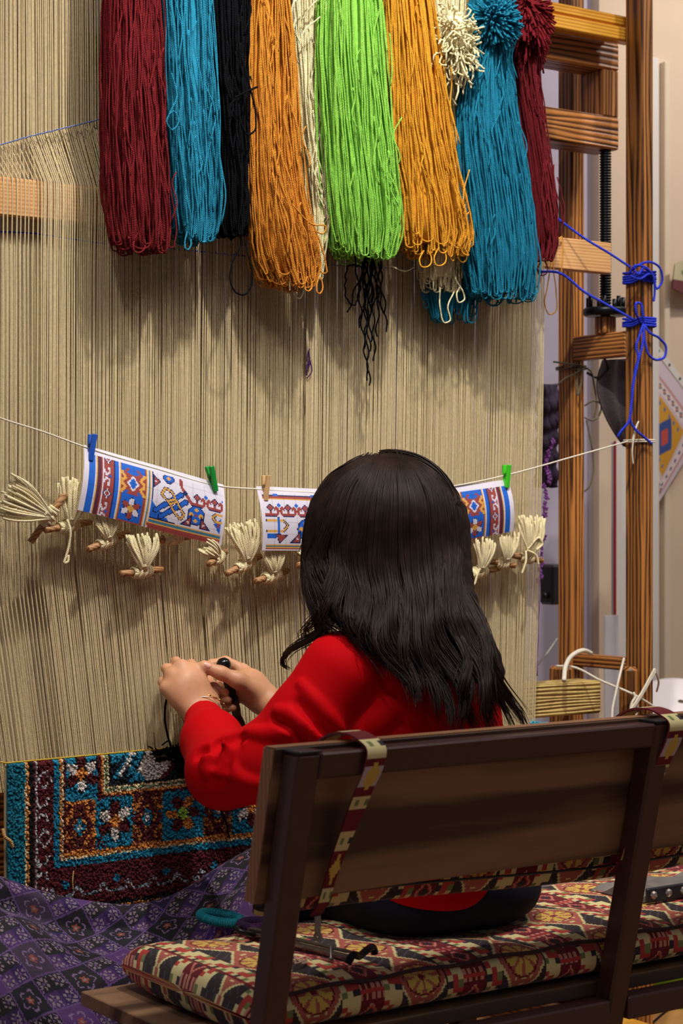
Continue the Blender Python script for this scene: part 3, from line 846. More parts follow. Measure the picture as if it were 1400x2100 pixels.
def skein(name, label, col, outline, Yc, thick, nloop=62, seed=0, rad=0.00155, wav=0.0042, top=2.44, ragged=0.02, tails=(), ztop_close=True, fuzz=16, mat=None, group='wool skeins hung above the loom'):
    """outline: (py, px_left, px_right) down the skein; bottom row is its lowest loop"""
    rg = np.random.default_rng(100 + seed)
    Z = np.array([P(0.5 * (l + r), y, Yc)[2] for y, l, r in outline]); XL = np.array([P(l, y, Yc)[0] for y, l, r in outline]); XR = np.array([P(r, y, Yc)[0] for y, l, r in outline])
    Z = Z[::-1]; XL = XL[::-1]; XR = XR[::-1]
    zb = Z[0]
    mid0 = 0.5 * (XL[-1] + XR[-1])
    m = mat or mat_yarn(name + '_wool', S(*col))
    t = thing(name, label, 'yarn', (mid0, Yc, zb), group)
    def at(a, d, z):
        xl = np.interp(z, Z, XL); xr = np.interp(z, Z, XR)
        k = np.interp(z, [zb, zb + 0.10, zb + 0.35, top], [0.85, 1.0, 0.8, 0.45])
        hw = 0.5 * (xr - xl); hw = np.sqrt(np.maximum(hw * hw - (0.5 * thick * k * 0.66) ** 2, (0.6 * hw) ** 2))
        x = 0.5 * (xl + xr) + a * hw

        return np.stack([x, Yc + d * 0.5 * thick * k, z], -1)
    n1 = 30; nloop = int(nloop * 1.5)
    paths = []
    for i in range(nloop):
        ph = 2 * math.pi * (i + rg.uniform(-0.4, 0.4)) / nloop
        rr = math.sqrt(rg.uniform(0.55, 1.0))
        a, d = rr * math.cos(ph), rr * math.sin(ph)
        a2 = np.clip(a + rg.normal(0, 0.16), -1, 1); d2 = np.clip(d + rg.normal(0, 0.25), -1, 1)
        lift = ragged * (rg.uniform(0, 1) ** 2) + 0.05 * abs(a) ** 6 * 0.5
        z0 = zb + lift + 0.004
        zz = np.linspace(top, z0, n1)
        u = np.linspace(0, 1, n1)
        cl = np.random.default_rng(seed * 50 + int(ph * 2.6)); cf, cp, cq = cl.uniform(5, 11), cl.uniform(0, 6), cl.uniform(0, 6)
        def side(a_, d_, zz):
            p = at(np.full(n1, a_), np.full(n1, d_), zz)
            p[:, 0] += 0.0045 * np.sin(zz * cf + cp) * u; p[:, 1] += 0.006 * np.sin(zz * cf * 0.8 + cq)
            f1, f2, p1, p2 = rg.uniform(9, 20), rg.uniform(30, 75), rg.uniform(0, 6), rg.uniform(0, 6)
            am = wav * (0.35 + 0.9 * u ** 1.5)
            p[:, 0] += am * np.sin(zz * f1 + p1) + 0.35 * am * np.sin(zz * f2 + p2)
            p[:, 1] += 0.7 * am * np.sin(zz * f1 * 0.9 + p2)
            return p
        d1 = side(a, d, zz); d2_ = side(a2, d2, zz)
        A, B = d1[-1], d2_[-1]
        c = 0.5 * (A + B); h = 0.5 * (B - A); dep = max(0.006, 0.9 * np.linalg.norm(h))
        ang = np.linspace(0, math.pi, 9)[1:-1]
        U = c[None] - np.cos(ang)[:, None] * h[None]; U[:, 2] -= dep * np.sin(ang) * 0.8
        paths.append(np.concatenate([d1, U, d2_[::-1]]))
    bb = MB(); bb.tubes(np.array(paths), rad * rg.uniform(0.85, 1.15, (nloop, 1)), 5)
    # inner strands of the bundle
    zz = np.linspace(zb + 0.03, top, 14); ph = np.linspace(0, 2 * math.pi, 15)[:-1]
    V = np.stack([at(np.full(14, 0.80 * math.cos(q)), np.full(14, 0.72 * math.sin(q)), zz) for q in ph])
    bb.add(V.reshape(-1, 3), grid_faces(14, 14, True), [[ (k + 1) * 14, k * 14, 0] for k in range(1, 13)])
    nd = bb.build('strands', m, t); nd.o['kind'] = 'stuff'
    # stray loops lying over the skein
    bb = MB(); pp = []
    for k in range(fuzz):
        z0 = zb + rg.uniform(0.02, 0.45); a = rg.uniform(-0.9, 0.9)
        z = z0 + np.linspace(0, rg.uniform(0.06, 0.16), 14)
        p = at(np.full(14, a) + rg.normal(0, 0.15) * np.linspace(0, 1, 14) ** 2, np.full(14, -1.0), z)
        p[:, 0] += 0.006 * np.sin(np.linspace(0, rg.uniform(3, 8), 14) + rg.uniform(0, 6)); p[:, 1] -= 0.003 + 0.002 * np.sin(np.linspace(0, 7, 14))
        pp.append(p)
    if pp:
        bb.tubes(np.array(pp), rad * 0.9, 5); nd = bb.build('stray_strands', m, t); nd.o['kind'] = 'stuff'
    for q in tails:
        bb = MB(); bb.tube(spline([P(x, y, yy) for x, y, yy in q], 10 * len(q)), rad * 0.95, 6); bb.build('loose_loop', m, t)
    # tie round the top of the hank
    zt = top - 0.012
    bb = MB(); ang = np.linspace(0, 2 * math.pi, 33)
    ring = np.stack([0.5 * (np.interp(zt, Z, XL) + np.interp(zt, Z, XR)) + 0.51 * (np.interp(zt, Z, XR) - np.interp(zt, Z, XL)) * np.cos(ang), Yc + 0.25 * thick * np.sin(ang), np.full(33, zt)], 1)
    bb.tube(ring, 0.003, 6, False); bb.build('tie', m, t)
    return t, m

BURG = (116, 20, 28); TEALY = (30, 128, 160); BLACKY = (13, 13, 17); ORANGE = (208, 134, 44); CREAMY = (240, 224, 178); GREENY = (142, 206, 80); ORANGE2 = (224, 156, 44); TEAL2 = (22, 122, 154)
def loop_at(cx, cy, w_, h_, Y):
    return [(cx - w_ * 0.3, cy - h_, Y), (cx - w_, cy - h_ * 0.35, Y - 0.004), (cx - w_ * 0.7, cy - 2, Y - 0.006), (cx, cy, Y - 0.006), (cx + w_ * 0.8, cy - h_ * 0.15, Y - 0.005), (cx + w_, cy - h_ * 0.6, Y), (cx + w_ * 0.4, cy - h_, Y + 0.002)]
skein('wool_skein', 'dark burgundy wool skein, leftmost of the hanging yarns', BURG, [(-60, 218, 318), (0, 212, 326), (120, 208, 331), (250, 206, 336), (400, 214, 346), (470, 222, 354), (517, 232, 350)], -0.075, 0.085, 66, 1, tails=[loop_at(285, 518, 12, 40, -0.11)])
skein('wool_skein', 'teal wool skein hanging between the burgundy and black yarn', TEALY, [(-60, 332, 416), (0, 330, 426), (120, 332, 432), (250, 336, 438), (400, 346, 446), (460, 352, 444), (500, 358, 434)], -0.080, 0.075, 56, 2, tails=[loop_at(385, 512, 6, 36, -0.115), [(352, 150, -0.118), (362, 200, -0.122), (348, 232, -0.124), (342, 250, -0.124), (352, 266, -0.124), (366, 250, -0.124), (356, 228, -0.124), (345, 236, -0.124)]])
skein('wool_skein', 'black wool skein with a long loose loop at its foot', BLACKY, [(-60, 430, 500), (0, 426, 505), (120, 432, 500), (250, 440, 498), (400, 444, 506), (450, 446, 508), (488, 452, 500)], -0.070, 0.07, 42, 3, rad=0.0019,
      tails=[[(490, 470, -0.085), (494, 500, -0.095), (476, 540, -0.098), (472, 575, -0.098), (484, 600, -0.098), (502, 604, -0.098), (514, 588, -0.098), (517, 560, -0.098), (508, 520, -0.096), (500, 480, -0.085)],
             [(488, 30, -0.11), (492, 100, -0.125), (510, 170, -0.128), (524, 240, -0.128), (522, 268, -0.128), (508, 276, -0.128), (496, 255, -0.126), (488, 200, -0.12)], [(482, 200, -0.128), (505, 188, -0.132), (528, 178, -0.13)]])
skein('wool_skein', 'orange wool skein, longer and left of the cream and green ones', ORANGE, [(-60, 508, 582), (0, 504, 590), (150, 498, 605), (300, 500, 612), (400, 506, 628), (500, 514, 652), (550, 524, 660), (592, 550, 650)], -0.085, 0.085, 66, 4, ragged=0.05, wav=0.0048, fuzz=14, tails=[loop_at(632, 597, 7, 30, -0.12), loop_at(655, 602, 6, 34, -0.12), [(600, 420, -0.128), (640, 460, -0.132), (668, 466, -0.132), (664, 478, -0.132), (645, 474, -0.132)]])
skein('wool_skein', 'narrow cream wool skein between the long orange and green ones', CREAMY, [(-60, 596, 668), (0, 594, 668), (90, 600, 662), (200, 606, 656), (350, 625, 660), (450, 634, 664), (540, 628, 660), (575, 632, 656)], -0.045, 0.045, 26, 5, tails=[loop_at(614, 612, 8, 60, -0.03), [(620, 40, -0.07), (640, 10, -0.085), (664, -6, -0.09), (668, 20, -0.09), (650, 40, -0.09), (626, 60, -0.085), (612, 100, -0.08)], [(640, -10, -0.08), (600, 10, -0.09), (600, 50, -0.09), (615, 90, -0.08)], [(605, 40, -0.08), (600, 90, -0.085), (612, 130, -0.075)]])
skein('wool_skein', 'bright lime green wool skein at the middle of the row', GREENY, [(-60, 664, 764), (0, 656, 780), (120, 652, 788), (250, 656, 797), (400, 666, 815), (470, 676, 822), (533, 690, 806)], -0.090, 0.095, 74, 6, wav=0.0028)
skein('wool_skein', 'golden orange wool skein right of the green one', ORANGE2, [(-60, 792, 868), (0, 787, 882), (150, 792, 900), (300, 802, 922), (400, 812, 942), (480, 818, 958), (528, 826, 946)], -0.090, 0.088, 68, 7, ragged=0.045, wav=0.0045, fuzz=12, tails=[loop_at(872, 548, 12, 34, -0.13), loop_at(902, 545, 12, 36, -0.13), loop_at(955, 440, 6, 20, -0.12), [(940, 440, -0.125), (952, 470, -0.13), (948, 500, -0.13), (960, 524, -0.13), (950, 520, -0.13), (944, 490, -0.13)]])
skein('wool_skein', 'cream wool skein tucked behind the golden orange one', CREAMY, [(-60, 880, 950), (0, 880, 950), (150, 895, 938), (300, 912, 944), (430, 905, 946), (520, 862, 944), (600, 866, 938)], -0.050, 0.05, 34, 8, ragged=0.03, tails=[[(930, 560, -0.06), (938, 580, -0.085), (948, 596, -0.09), (952, 614, -0.09), (940, 620, -0.09), (936, 604, -0.09), (944, 586, -0.088)], [(902, 590, -0.08), (902, 630, -0.085), (912, 662, -0.086), (922, 658, -0.086), (918, 630, -0.086), (930, 600, -0.08)], [(800, 545, -0.05), (830, 556, -0.055), (850, 548, -0.05)]])
skein('wool_skein', 'broad teal wool skein with a cut pompom top on the right', TEAL2, [(-60, 972, 1040), (60, 966, 1044), (120, 948, 1042), (250, 930, 1060), (350, 934, 1074), (450, 944, 1084), (540, 950, 1092), (616, 962, 1086)], -0.085, 0.095, 74, 9, ragged=0.03, tails=[loop_at(968, 662, 10, 60, -0.06), [(1062, 250, -0.12), (1080, 300, -0.125), (1072, 350, -0.125), (1086, 380, -0.125), (1084, 440, -0.12)]])
skein('wool_skein', 'teal wool skein, only its looped foot showing below the cream yarn', TEAL2, [(300, 880, 950), (500, 870, 965), (600, 866, 975), (662, 880, 962)], -0.030, 0.035, 24, 12, top=2.43, ragged=0.03, fuzz=0)
skein('wool_skein', 'dark burgundy wool skein, rightmost of the hanging yarns', (110, 20, 30), [(-60, 1062, 1104), (60, 1054, 1100), (150, 1046, 1104), (300, 1072, 1122), (430, 1084, 1140), (500, 1090, 1138), (538, 1094, 1120)], -0.060, 0.07, 50, 10, tails=[loop_at(1100, 588, 6, 36, -0.05), loop_at(1112, 565, 10, 30, -0.05)])

# pompom tops: cut ends bundled at the head of the skeins
def pompom(label, col, cx, cy, rx, ry, Y, n, seed, curl=0.0, ln=0.035, droop=0.3, name='yarn_pompom'):
    rg = np.random.default_rng(seed)
    c = P(cx, cy, Y); sx = abs(P(cx + rx, cy, Y)[0] - c[0]); sz = abs(P(cx, cy + ry, Y)[2] - c[2])
    pp = []
    for k in range(n):
        v = rg.normal(size=3); v /= np.linalg.norm(v)
        if v[1] > 0.5: v[1] *= -1
        b0 = c + v * np.array([sx, 0.035, sz]) * 0.35
        e = c + v * np.array([sx, 0.05, sz]) * rg.uniform(0.8, 1.08) + np.array([0, 0, -droop * ln * rg.uniform(0, 1.5)])
        s_ = np.linspace(0, 1, 8)[:, None]
        p = b0 * (1 - s_) + e * s_
        p += curl * np.stack([np.sin(s_[:, 0] * 9 + rg.uniform(0, 6)), np.sin(s_[:, 0] * 8 + rg.uniform(0, 6)), np.cos(s_[:, 0] * 9 + rg.uniform(0, 6))], 1) * s_
        pp.append(p)
    bb = MB(); bb.tubes(np.array(pp), 0.0021, 5)
    a = np.linspace(0, math.pi, 9)
    bb.lathe([(max(0.001, 0.45 * sx * math.sin(q)), -0.45 * sz * math.cos(q)) for q in a], c, (0, 0, 1), 12)
    nd = bb.build(name, mat_yarn(name + '_wool', S(*col)), loc=c); tag(nd, label, 'yarn')
    return nd
pompom('teal cut yarn pompom tied above the broad teal skein', TEAL2, 1012, 40, 50, 58, -0.115, 420, 21)
pompom('burgundy cut yarn fringe at the head of the rightmost skein', (124, 22, 32), 1084, 20, 42, 72, -0.085, 360, 22, ln=0.05, droop=0.9)
pompom('crinkled cream yarn ends spilling over beside the teal pompom', CREAMY, 930, 70, 46, 90, -0.110, 150, 23, curl=0.008, ln=0.05, droop=0.8)
# black yarn ends under the green skein
bb = MB(); rg = np.random.default_rng(31); pp = []
ends = [(712, 640, 1), (735, 672, 0), (745, 715, 0), (758, 720, 0), (768, 740, 1), (795, 680, 0), (757, 790, 0), (760, 700, 0), (772, 690, 1), (782, 640, 0), (750, 660, 0), (765, 640, 0), (776, 610, 1), (790, 640, 0), (755, 780, 0), (762, 620, 0), (742, 630, 0), (756, 600, 0)]
for k, (ex, ey, lp) in enumerate(ends):
    sx_ = 762 + rg.normal(0, 14); s_ = np.linspace(0, 1, 40)
    x = sx_ + (ex - sx_) * s_ ** 1.1 + 3.0 * np.sin(s_ * (ey - 500) / 9.0 + rg.uniform(0, 6)) * np.minimum(1, s_ * 3); y = 505 + (ey - 505) * s_
    pp.append(np.array([P(a, c_, -0.055 - 0.012 * rg.uniform()) for a, c_ in zip(x, y)]) + np.array([0, 0.0, 0]))
bb.tubes(np.array(pp), 0.0017, 5)
q = spline([P(738, 545, -0.06), P(715, 545, -0.064), P(708, 580, -0.066), P(712, 615, -0.066), P(726, 626, -0.066), P(736, 605, -0.066), P(740, 570, -0.062)], 50)
q[:, 0] += 0.0015 * np.sin(np.arange(50) * 1.2)
bb.tube(q, 0.0017, 5)
nd = bb.build('loose_yarn', MK, loc=P(757, 600, -0.06)); tag(nd, 'crinkled black yarn ends dangling below the green skein', 'yarn')
# yellow thread loop by the right edge of the warp
bb = MB(); my = mat_yarn('golden_thread', S(226, 158, 62), 0.8, 300)
bb.tube(spline([P(1136, 470, 0.0), P(1132, 520, -0.004), P(1122, 590, -0.006), P(1117, 625, -0.006), P(1126, 645, -0.006), P(1138, 640, -0.006), P(1140, 600, -0.006), P(1134, 540, -0.006), P(1140, 500, -0.004), P(1150, 486, 0.0), P(1151, 560, 0.0)], 90), 0.0015, 5)
nd = bb.build('thread_loop', my, loc=P(1130, 560, 0)); tag(nd, 'thin golden thread looped at the right edge of the warp', 'thread')

# ================================================================== PRINTED CHARTS ON THE LINE
BL = (30, 96, 200); BR = (150, 66, 62); NV = (28, 36, 84); PW = (212, 206, 222); YO = (214, 160, 76); TL = (60, 120, 150)
def chart_border(A, x, h):
    """blue, brick and gold border strips of the chart starting at column x; returns the next column"""
    A.rect(x, x + 5, 0, h, BL); A.rect(x + 5, x + 6, 0, h, PW); A.rect(x + 6, x + 7, 0, h, YO); A.rect(x + 7, x + 9, 0, h, (84, 40, 60))
    A.rect(x + 9, x + 20, 0, h, BR)
    A.rect(x + 9, x + 10, 0, h, (90, 36, 50))
    A.rect(x + 11, x + 12, 0, h, PW)
    for y in range(-8, h, 28):
        A.dia(x + 15.5, y + 8, 4, 4.4, NV); A.dia(x + 15.5, y + 8, 3.2, 3.6, PW); A.dia(x + 15.5, y + 8, 1.6, 1.8, BR)
        A.line([(x + 12, y + 18), (x + 14, y + 21), (x + 16.5, y + 19), (x + 16, y + 15.5)], 1.5, PW)
        A.line([(x + 12, y + 27), (x + 14, y + 23.5), (x + 16.5, y + 25), (x + 16, y + 29)], 1.5, PW)
        A.dia(x + 17, y + 22, 1.6, 2.0, BL)
    A.rect(x + 20, x + 21, 0, h, NV); A.rect(x + 21, x + 24, 0, h, BL); A.rect(x + 24, x + 25, 0, h, PW); A.rect(x + 25, x + 26, 0, h, YO)
    x2 = x + 26
    A.rect(x2, x2 + 21, 0, h, BR)
    cx = x2 + 10
    A.rect(x2, x2 + 20, 0, 8, BL)
    for sy in (-1, 1):
        for sx in (-1, 1):
            A.line([(cx + sx * 9, 15 + sy * 1.5), (cx + sx * 6.5, 15 + sy * 3.5), (cx + sx * 8, 15 + sy * 6), (cx + sx * 9.5, 15 + sy * 8)], 2.4, YO)
    A.dia(cx, 15, 5, 7, PW); A.dia(cx, 15, 3.4, 4.8, BL)
    A.m((np.abs(A.Xg - cx) < 9.5) & (A.Yg > 24) & (A.Yg < 45), BL)
    A.line([(cx - 4, 4), (cx - 7, 6.5), (cx - 4, 8)], 1.6, BR); A.line([(cx + 4, 4), (cx + 7, 6.5), (cx + 4, 8)], 1.6, BR)
    A.line([(cx - 5, 22), (cx - 8, 25), (cx - 5, 27)], 1.6, BL); A.line([(cx + 5, 22), (cx + 8, 25), (cx + 5, 27)], 1.6, BL)
    A.flower(cx, 35, 8.4, PW, BR, YO, NV, 6, 0.55)
    x3 = x2 + 21
    for k, c in enumerate((YO, PW, TL, YO)): A.rect(x3 + k, x3 + k + 1, 0, h, c)
    return x3 + 4
def brick_tri(A, x, y, s, fl=1):
    A.tri([(x, y), (x + fl * s, y), (x + fl * s, y - s * 1.15)], NV); A.tri([(x + fl * 2.2, y - 0.8), (x + fl * (s - 0.8), y - 0.8), (x + fl * (s - 0.8), y - s * 0.9)], BR)
    A.dia(x + fl * s * 0.68, y - s * 0.36, 1.2, 1.2, PW)
def medallion(A, cx, cy, r):
    A.ell(cx, cy, r, r * 1.15, NV); A.ell(cx, cy, r - 0.9, r * 1.15 - 0.9, BL)
    for dx, dy in ((0, -1), (0, 1), (-1, 0), (1, 0)):
        A.dia(cx + dx * r * 0.56, cy + dy * r * 0.62, r * 0.32, r * 0.34, YO)
    A.dia(cx, cy, 1.5, 1.5, BR)
def vine_h(A, x0, y, n):
    for k in range(n):
        x = x0 + k * 15
        A.rect(x - 5, x + 5.5, y + 5, y + 7, BR); A.rect(x - 5, x + 5.5, y + 7, y + 8, NV)
        A.dia(x, y, 3, 4, NV); A.dia(x, y, 2.2, 3.2, BR); A.dia(x, y, 0.9, 0.9, PW); A.rect(x - 0.6, x + 0.6, y + 3, y + 6, BR)
        A.line([(x + 5, y + 6), (x + 7, y + 3), (x + 5, y), (x + 3.5, y + 2)], 2.0, BR); A.line([(x + 10, y + 6), (x + 8, y + 3), (x + 10, y), (x + 11.5, y + 2)], 2.0, BR)
        A.dia(x + 7.5, y - 2, 1.8, 2.2, BL)
def chart_field(A, x, w_, h):
    A.rect(x, w_, 0, h, PW)
    yb = h - 8
    A.rect(x, x + 1, 0, yb, NV)
    A.tri([(x, 22), (x, yb), (x + 7, yb)], BL); A.tri([(x, yb), (x + 18, yb), (x, yb - 14)], BL); A.rect(x, x + 22, yb - 1.2, yb, NV)
    A.tri([(x + 1, 2), (x + 1, 14), (x + 8, 7)], NV); A.tri([(x + 1.6, 3.5), (x + 1.6, 12), (x + 6.5, 7)], BR); A.dia(x + 3, 7.5, 1, 1, PW)
    A.ell(x + 14, 2.5, 5, 4.2, NV); A.ell(x + 14, 2.5, 4, 3.2, BL); A.ell(x + 14, 2.5, 1.8, 1.8, YO)
    cx, cy = x + 17, 20
    for wd, c in ((4.6, NV), (3.0, BL)):
        A.line([(cx - 13, cy + 11), (cx + 8, cy - 7)], wd, c); A.line([(cx - 8, cy + 15), (cx + 12, cy - 2)], wd, c)
    for wd, c in ((2.6, NV), (1.4, YO)):
        A.line([(cx - 9, cy - 3), (cx - 6, cy - 9), (cx, cy - 7), (cx + 4, cy), (cx - 1, cy + 3), (cx - 9, cy - 3)], wd, c)
        A.line([(cx - 3, cy + 1), (cx + 3, cy - 2), (cx + 11, cy + 9), (cx + 9, cy + 13), (cx + 4, cy + 10), (cx - 3, cy + 1)], wd, c)
    mx = x + 38
    vine_h(A, mx, 12, 3)
    A.line([(mx - 14, 0), (mx - 13, 7), (mx - 9, 12), (mx - 5, 18)], 2.6, BR)
    A.dia(mx - 10, 11, 2, 2.4, NV)
    medallion(A, mx, 27, 7.2)
    brick_tri(A, mx - 12, yb - 1, 9); brick_tri(A, mx + 13, yb - 1, 9, -1)
    A.tri([(w_ - 7, yb - 8), (w_ - 1, yb), (w_ - 1, yb - 14)], BL); A.tri([(w_ - 4.5, yb - 8), (w_ - 1.5, yb - 3), (w_ - 1.5, yb - 11)], BR)
    for wd, c in ((2.6, NV), (1.4, YO)): A.line([(w_, 22), (w_ - 6, 22), (w_ - 8, 25), (w_ - 6, 28), (w_, 28)], wd, c)
    for k, c in enumerate((YO, TL, TL, YO, BR, BR)): A.rect(x - k * 0.2, w_, yb + k, yb + k + 1, c)
    A.rect(x, w_, h - 2.5, h, BR)
def fin(A, margin_l, margin_r, top):
    a = A.a.copy()
    pw = np.array(S(216, 210, 224))
    gx = (np.arange(A.w) % 10 == 0); gy = (np.arange(A.h) % 10 == 0)
    a[:, gx] = a[:, gx] * 0.86; a[gy] = a[gy] * 0.86
    a[:top] = pw; a[:, :margin_l] = pw
    if margin_r: a[:, -margin_r:] = pw
    return a
def chart1():
    A = Art(118, 52, PW)
    B = Art(112, 46, PW)
    x = chart_border(B, 0, 46); chart_field(B, x + 1, 112, 46)
    A.a[6:, 4:116] = B.a
    return fin(A, 4, 2, 6)
def chart2():
    A = Art(96, 54, PW)
    A.rect(0, 96, 7, 8, NV); A.rect(0, 96, 8, 10, BR); A.rect(0, 96, 10, 11, YO); A.rect(12, 16, 6.4, 8, BL); A.rect(44, 50, 6.4, 8, BL)
    vine_h(A, 8, 18, 6)
    for cx in (38, 70): medallion(A, cx, 36, 7.6)
    for wd, c in ((2.6, NV), (1.4, YO)): A.line([(4, 29), (18, 29), (22, 33), (18, 38), (4, 38)], wd, c)
    A.line([(14, 27), (14, 44)], 2.4, NV); A.line([(14, 27), (14, 44)], 1.4, BL)
    A.rect(4, 12, 40, 44, BL); A.tri([(11, 40), (22, 41), (15, 49)], NV); A.tri([(12, 41), (20.5, 41.6), (15, 47.5)], BR)
    for mx in (38, 70): brick_tri(A, mx - 14, 48, 10); brick_tri(A, mx + 14, 48, 10, -1)
    for k, c in enumerate((YO, TL, YO, BR)): A.rect(3, 96, 49 + k, 50 + k, c)
    return fin(A, 3, 2, 6)
def chart3():
    return chart1()[:, ::-1]
def paper(label, art, tl, tr, br, bl, bow, seed, fold=None):
    """a printed sheet: four corners in space, bowed a little"""
    h, w_, _ = art.shape
    u = np.linspace(0, 1, w_ + 1); v = np.linspace(0, 1, h + 1)
    U, Vv = np.meshgrid(u, v, indexing='xy')
    p = (tl[None, None] * ((1 - U) * (1 - Vv))[..., None] + tr * (U * (1 - Vv))[..., None] + br * (U * Vv)[..., None] + bl * ((1 - U) * Vv)[..., None])
    nrm = np.cross(tr - tl, bl - tl); nrm /= np.linalg.norm(nrm)
    if nrm[1] > 0: nrm = -nrm
    k = bow * (np.sin(np.pi * Vv) * 1.0 + 0.35 * np.sin(2 * np.pi * U + 0.6) * Vv)
    p = p + nrm * k[..., None]
    bb = MB(); idx = grid_faces(h + 1, w_ + 1)
    bb.add(p.reshape(-1, 3), idx, cq=art.reshape(-1, 3))
    back = p - nrm * 0.0006
    bb.add(back.reshape(-1, 3), idx[:, ::-1], cq=np.array(S(216, 210, 224)))
    ring = lambda q: np.concatenate([q[0], q[1:, -1], q[-1, ::-1][1:], q[::-1, 0][1:-1]])
    a, c = ring(p), ring(back); n = len(a)
    bb.add(np.concatenate([a, c]), [[i, (i + 1) % n, n + (i + 1) % n, n + i] for i in range(n)], cq=np.array(S(216, 210, 224)))
    nd = bb.build('pattern_chart', M['print'], smooth=False, colors=True, loc=0.5 * (tl + tr))
    tag(nd, label, 'paper', 'charts pegged on the line'); nd.o['label'] = label
    return nd
paper('long paper pattern chart held by a blue and a green peg', chart1(), P(172, 912, -0.052), P(458, 994, -0.052), P(452, 1119, -0.058), P(158, 1046, -0.062), 0.010, 1)
paper('paper pattern chart held by a natural wooden peg, half behind the hair', chart2(), P(525, 997, -0.052), P(756, 1007, -0.052), P(750, 1130, -0.058), P(536, 1129, -0.064), 0.010, 2)
paper('paper pattern chart held by the light green peg on the right', chart3(), P(800, 1014, -0.052), P(1041, 983, -0.052), P(1051, 1089, -0.060), P(818, 1138, -0.058), 0.010, 3)
# folded-back left flap of the middle chart
bb = MB(); q = np.array([P(525, 997, -0.053), P(526, 1040, -0.070), P(531, 1085, -0.080), P(538, 1128, -0.086)]); q2 = np.array([P(531, 1000, -0.050), P(536, 1045, -0.052), P(540, 1085, -0.058), P(541, 1127, -0.070)])

# the line itself
bb = MB()
lp = [P(-60, 832, -0.045), P(0, 857, -0.048), P(90, 886, -0.05), P(172, 916, -0.0535), P(320, 961, -0.0535), P(457, 998, -0.0535), P(525, 1003, -0.0535), P(640, 1010, -0.0535), P(760, 1013, -0.0535), P(910, 1000, -0.0535), P(1040, 974, -0.0535), P(1170, 938, -0.06), P(1287, 905, -0.063)]
bb.tube(spline(lp, 120), 0.0016, 6)
line = bb.build('clothesline', M['white_cord'], loc=P(0, 857, -0.048)); tag(line, 'thin white string strung across the loom holding the charts', 'string')
bb = MB()
zk = P(1300, 905, -0.06)[2]
e = 0.002
rg_ = [(FX0 - e, -0.06 - e), (FX1 + e, -0.06 - e), (FX1 + e, FYB + e), (FX0 - e, FYB + e), (FX0 - e, -0.06 - e)]
for dz in (0.0, 0.004):
    bb.tube(spline([(x, y, zk + dz) for x, y in rg_], 40), 0.0016, 5)
bb.tube(spline([P(1296, 905, -0.066), P(1302, 880, -0.068), P(1309, 864, -0.068), P(1306, 872, -0.068), P(1299, 900, -0.068), P(1296, 925, -0.068), P(1298, 952, -0.066)], 40), 0.0017, 6)
bb.build('knot', M['white_cord'], line)

# pegs
def peg(label, cx, cy, ang, Y, col, wood=False):
    c = P(cx, cy, Y); s = 1.0
    mat = mat_plain('peg_paint', S(*col), 0.45, 0, 0.06, 40)
    t = thing('clothes_peg', label, 'peg', c, 'pegs on the line')
    ca, sa = math.cos(math.radians(ang)), math.sin(math.radians(ang))
    def Mx(o, tilt):
        def f(V):
            V = V.copy()
            V[:, 1] = V[:, 1] + o + V[:, 2] * tilt
            x = V[:, 0] * ca + V[:, 2] * sa; z = -V[:, 0] * sa + V[:, 2] * ca
            V[:, 0] = x; V[:, 2] = z
            return V + c
        return f
    bb = MB(); bb.box(-0.0045, 0.0045, -0.0035, 0.0035, -0.024, 0.024, 0.001, M=Mx(-0.007, -0.08)); bb.build('peg_half', mat, t, False)
    bb = MB(); bb.box(-0.0045, 0.0045, -0.0035, 0.0035, -0.024, 0.024, 0.001, M=Mx(0.003, 0.16)); bb.build('peg_half', mat, t, False)
    bb = MB()
    q = [(0.006 * math.cos(a), -0.002 + 0.006 * math.sin(a), 0.001 * a / 2) for a in np.linspace(0, 4 * math.pi, 30)]
    V = Mx(0, 0)(np.array(q)); bb.tube(V, 0.0009, 5); bb.build('spring', M['black_metal'], t)
peg('blue clothes peg at the left end of the long chart', 186, 918, 8, -0.055, (26, 84, 190))
peg('dark green clothes peg at the right end of the long chart', 434, 982, -14, -0.055, (20, 140, 50))
peg('natural wooden clothes peg on the middle chart', 543, 1001, 5, -0.055, (206, 166, 116))
peg('light green clothes peg on the right-hand chart', 1037, 977, 3, -0.055, (64, 196, 30))

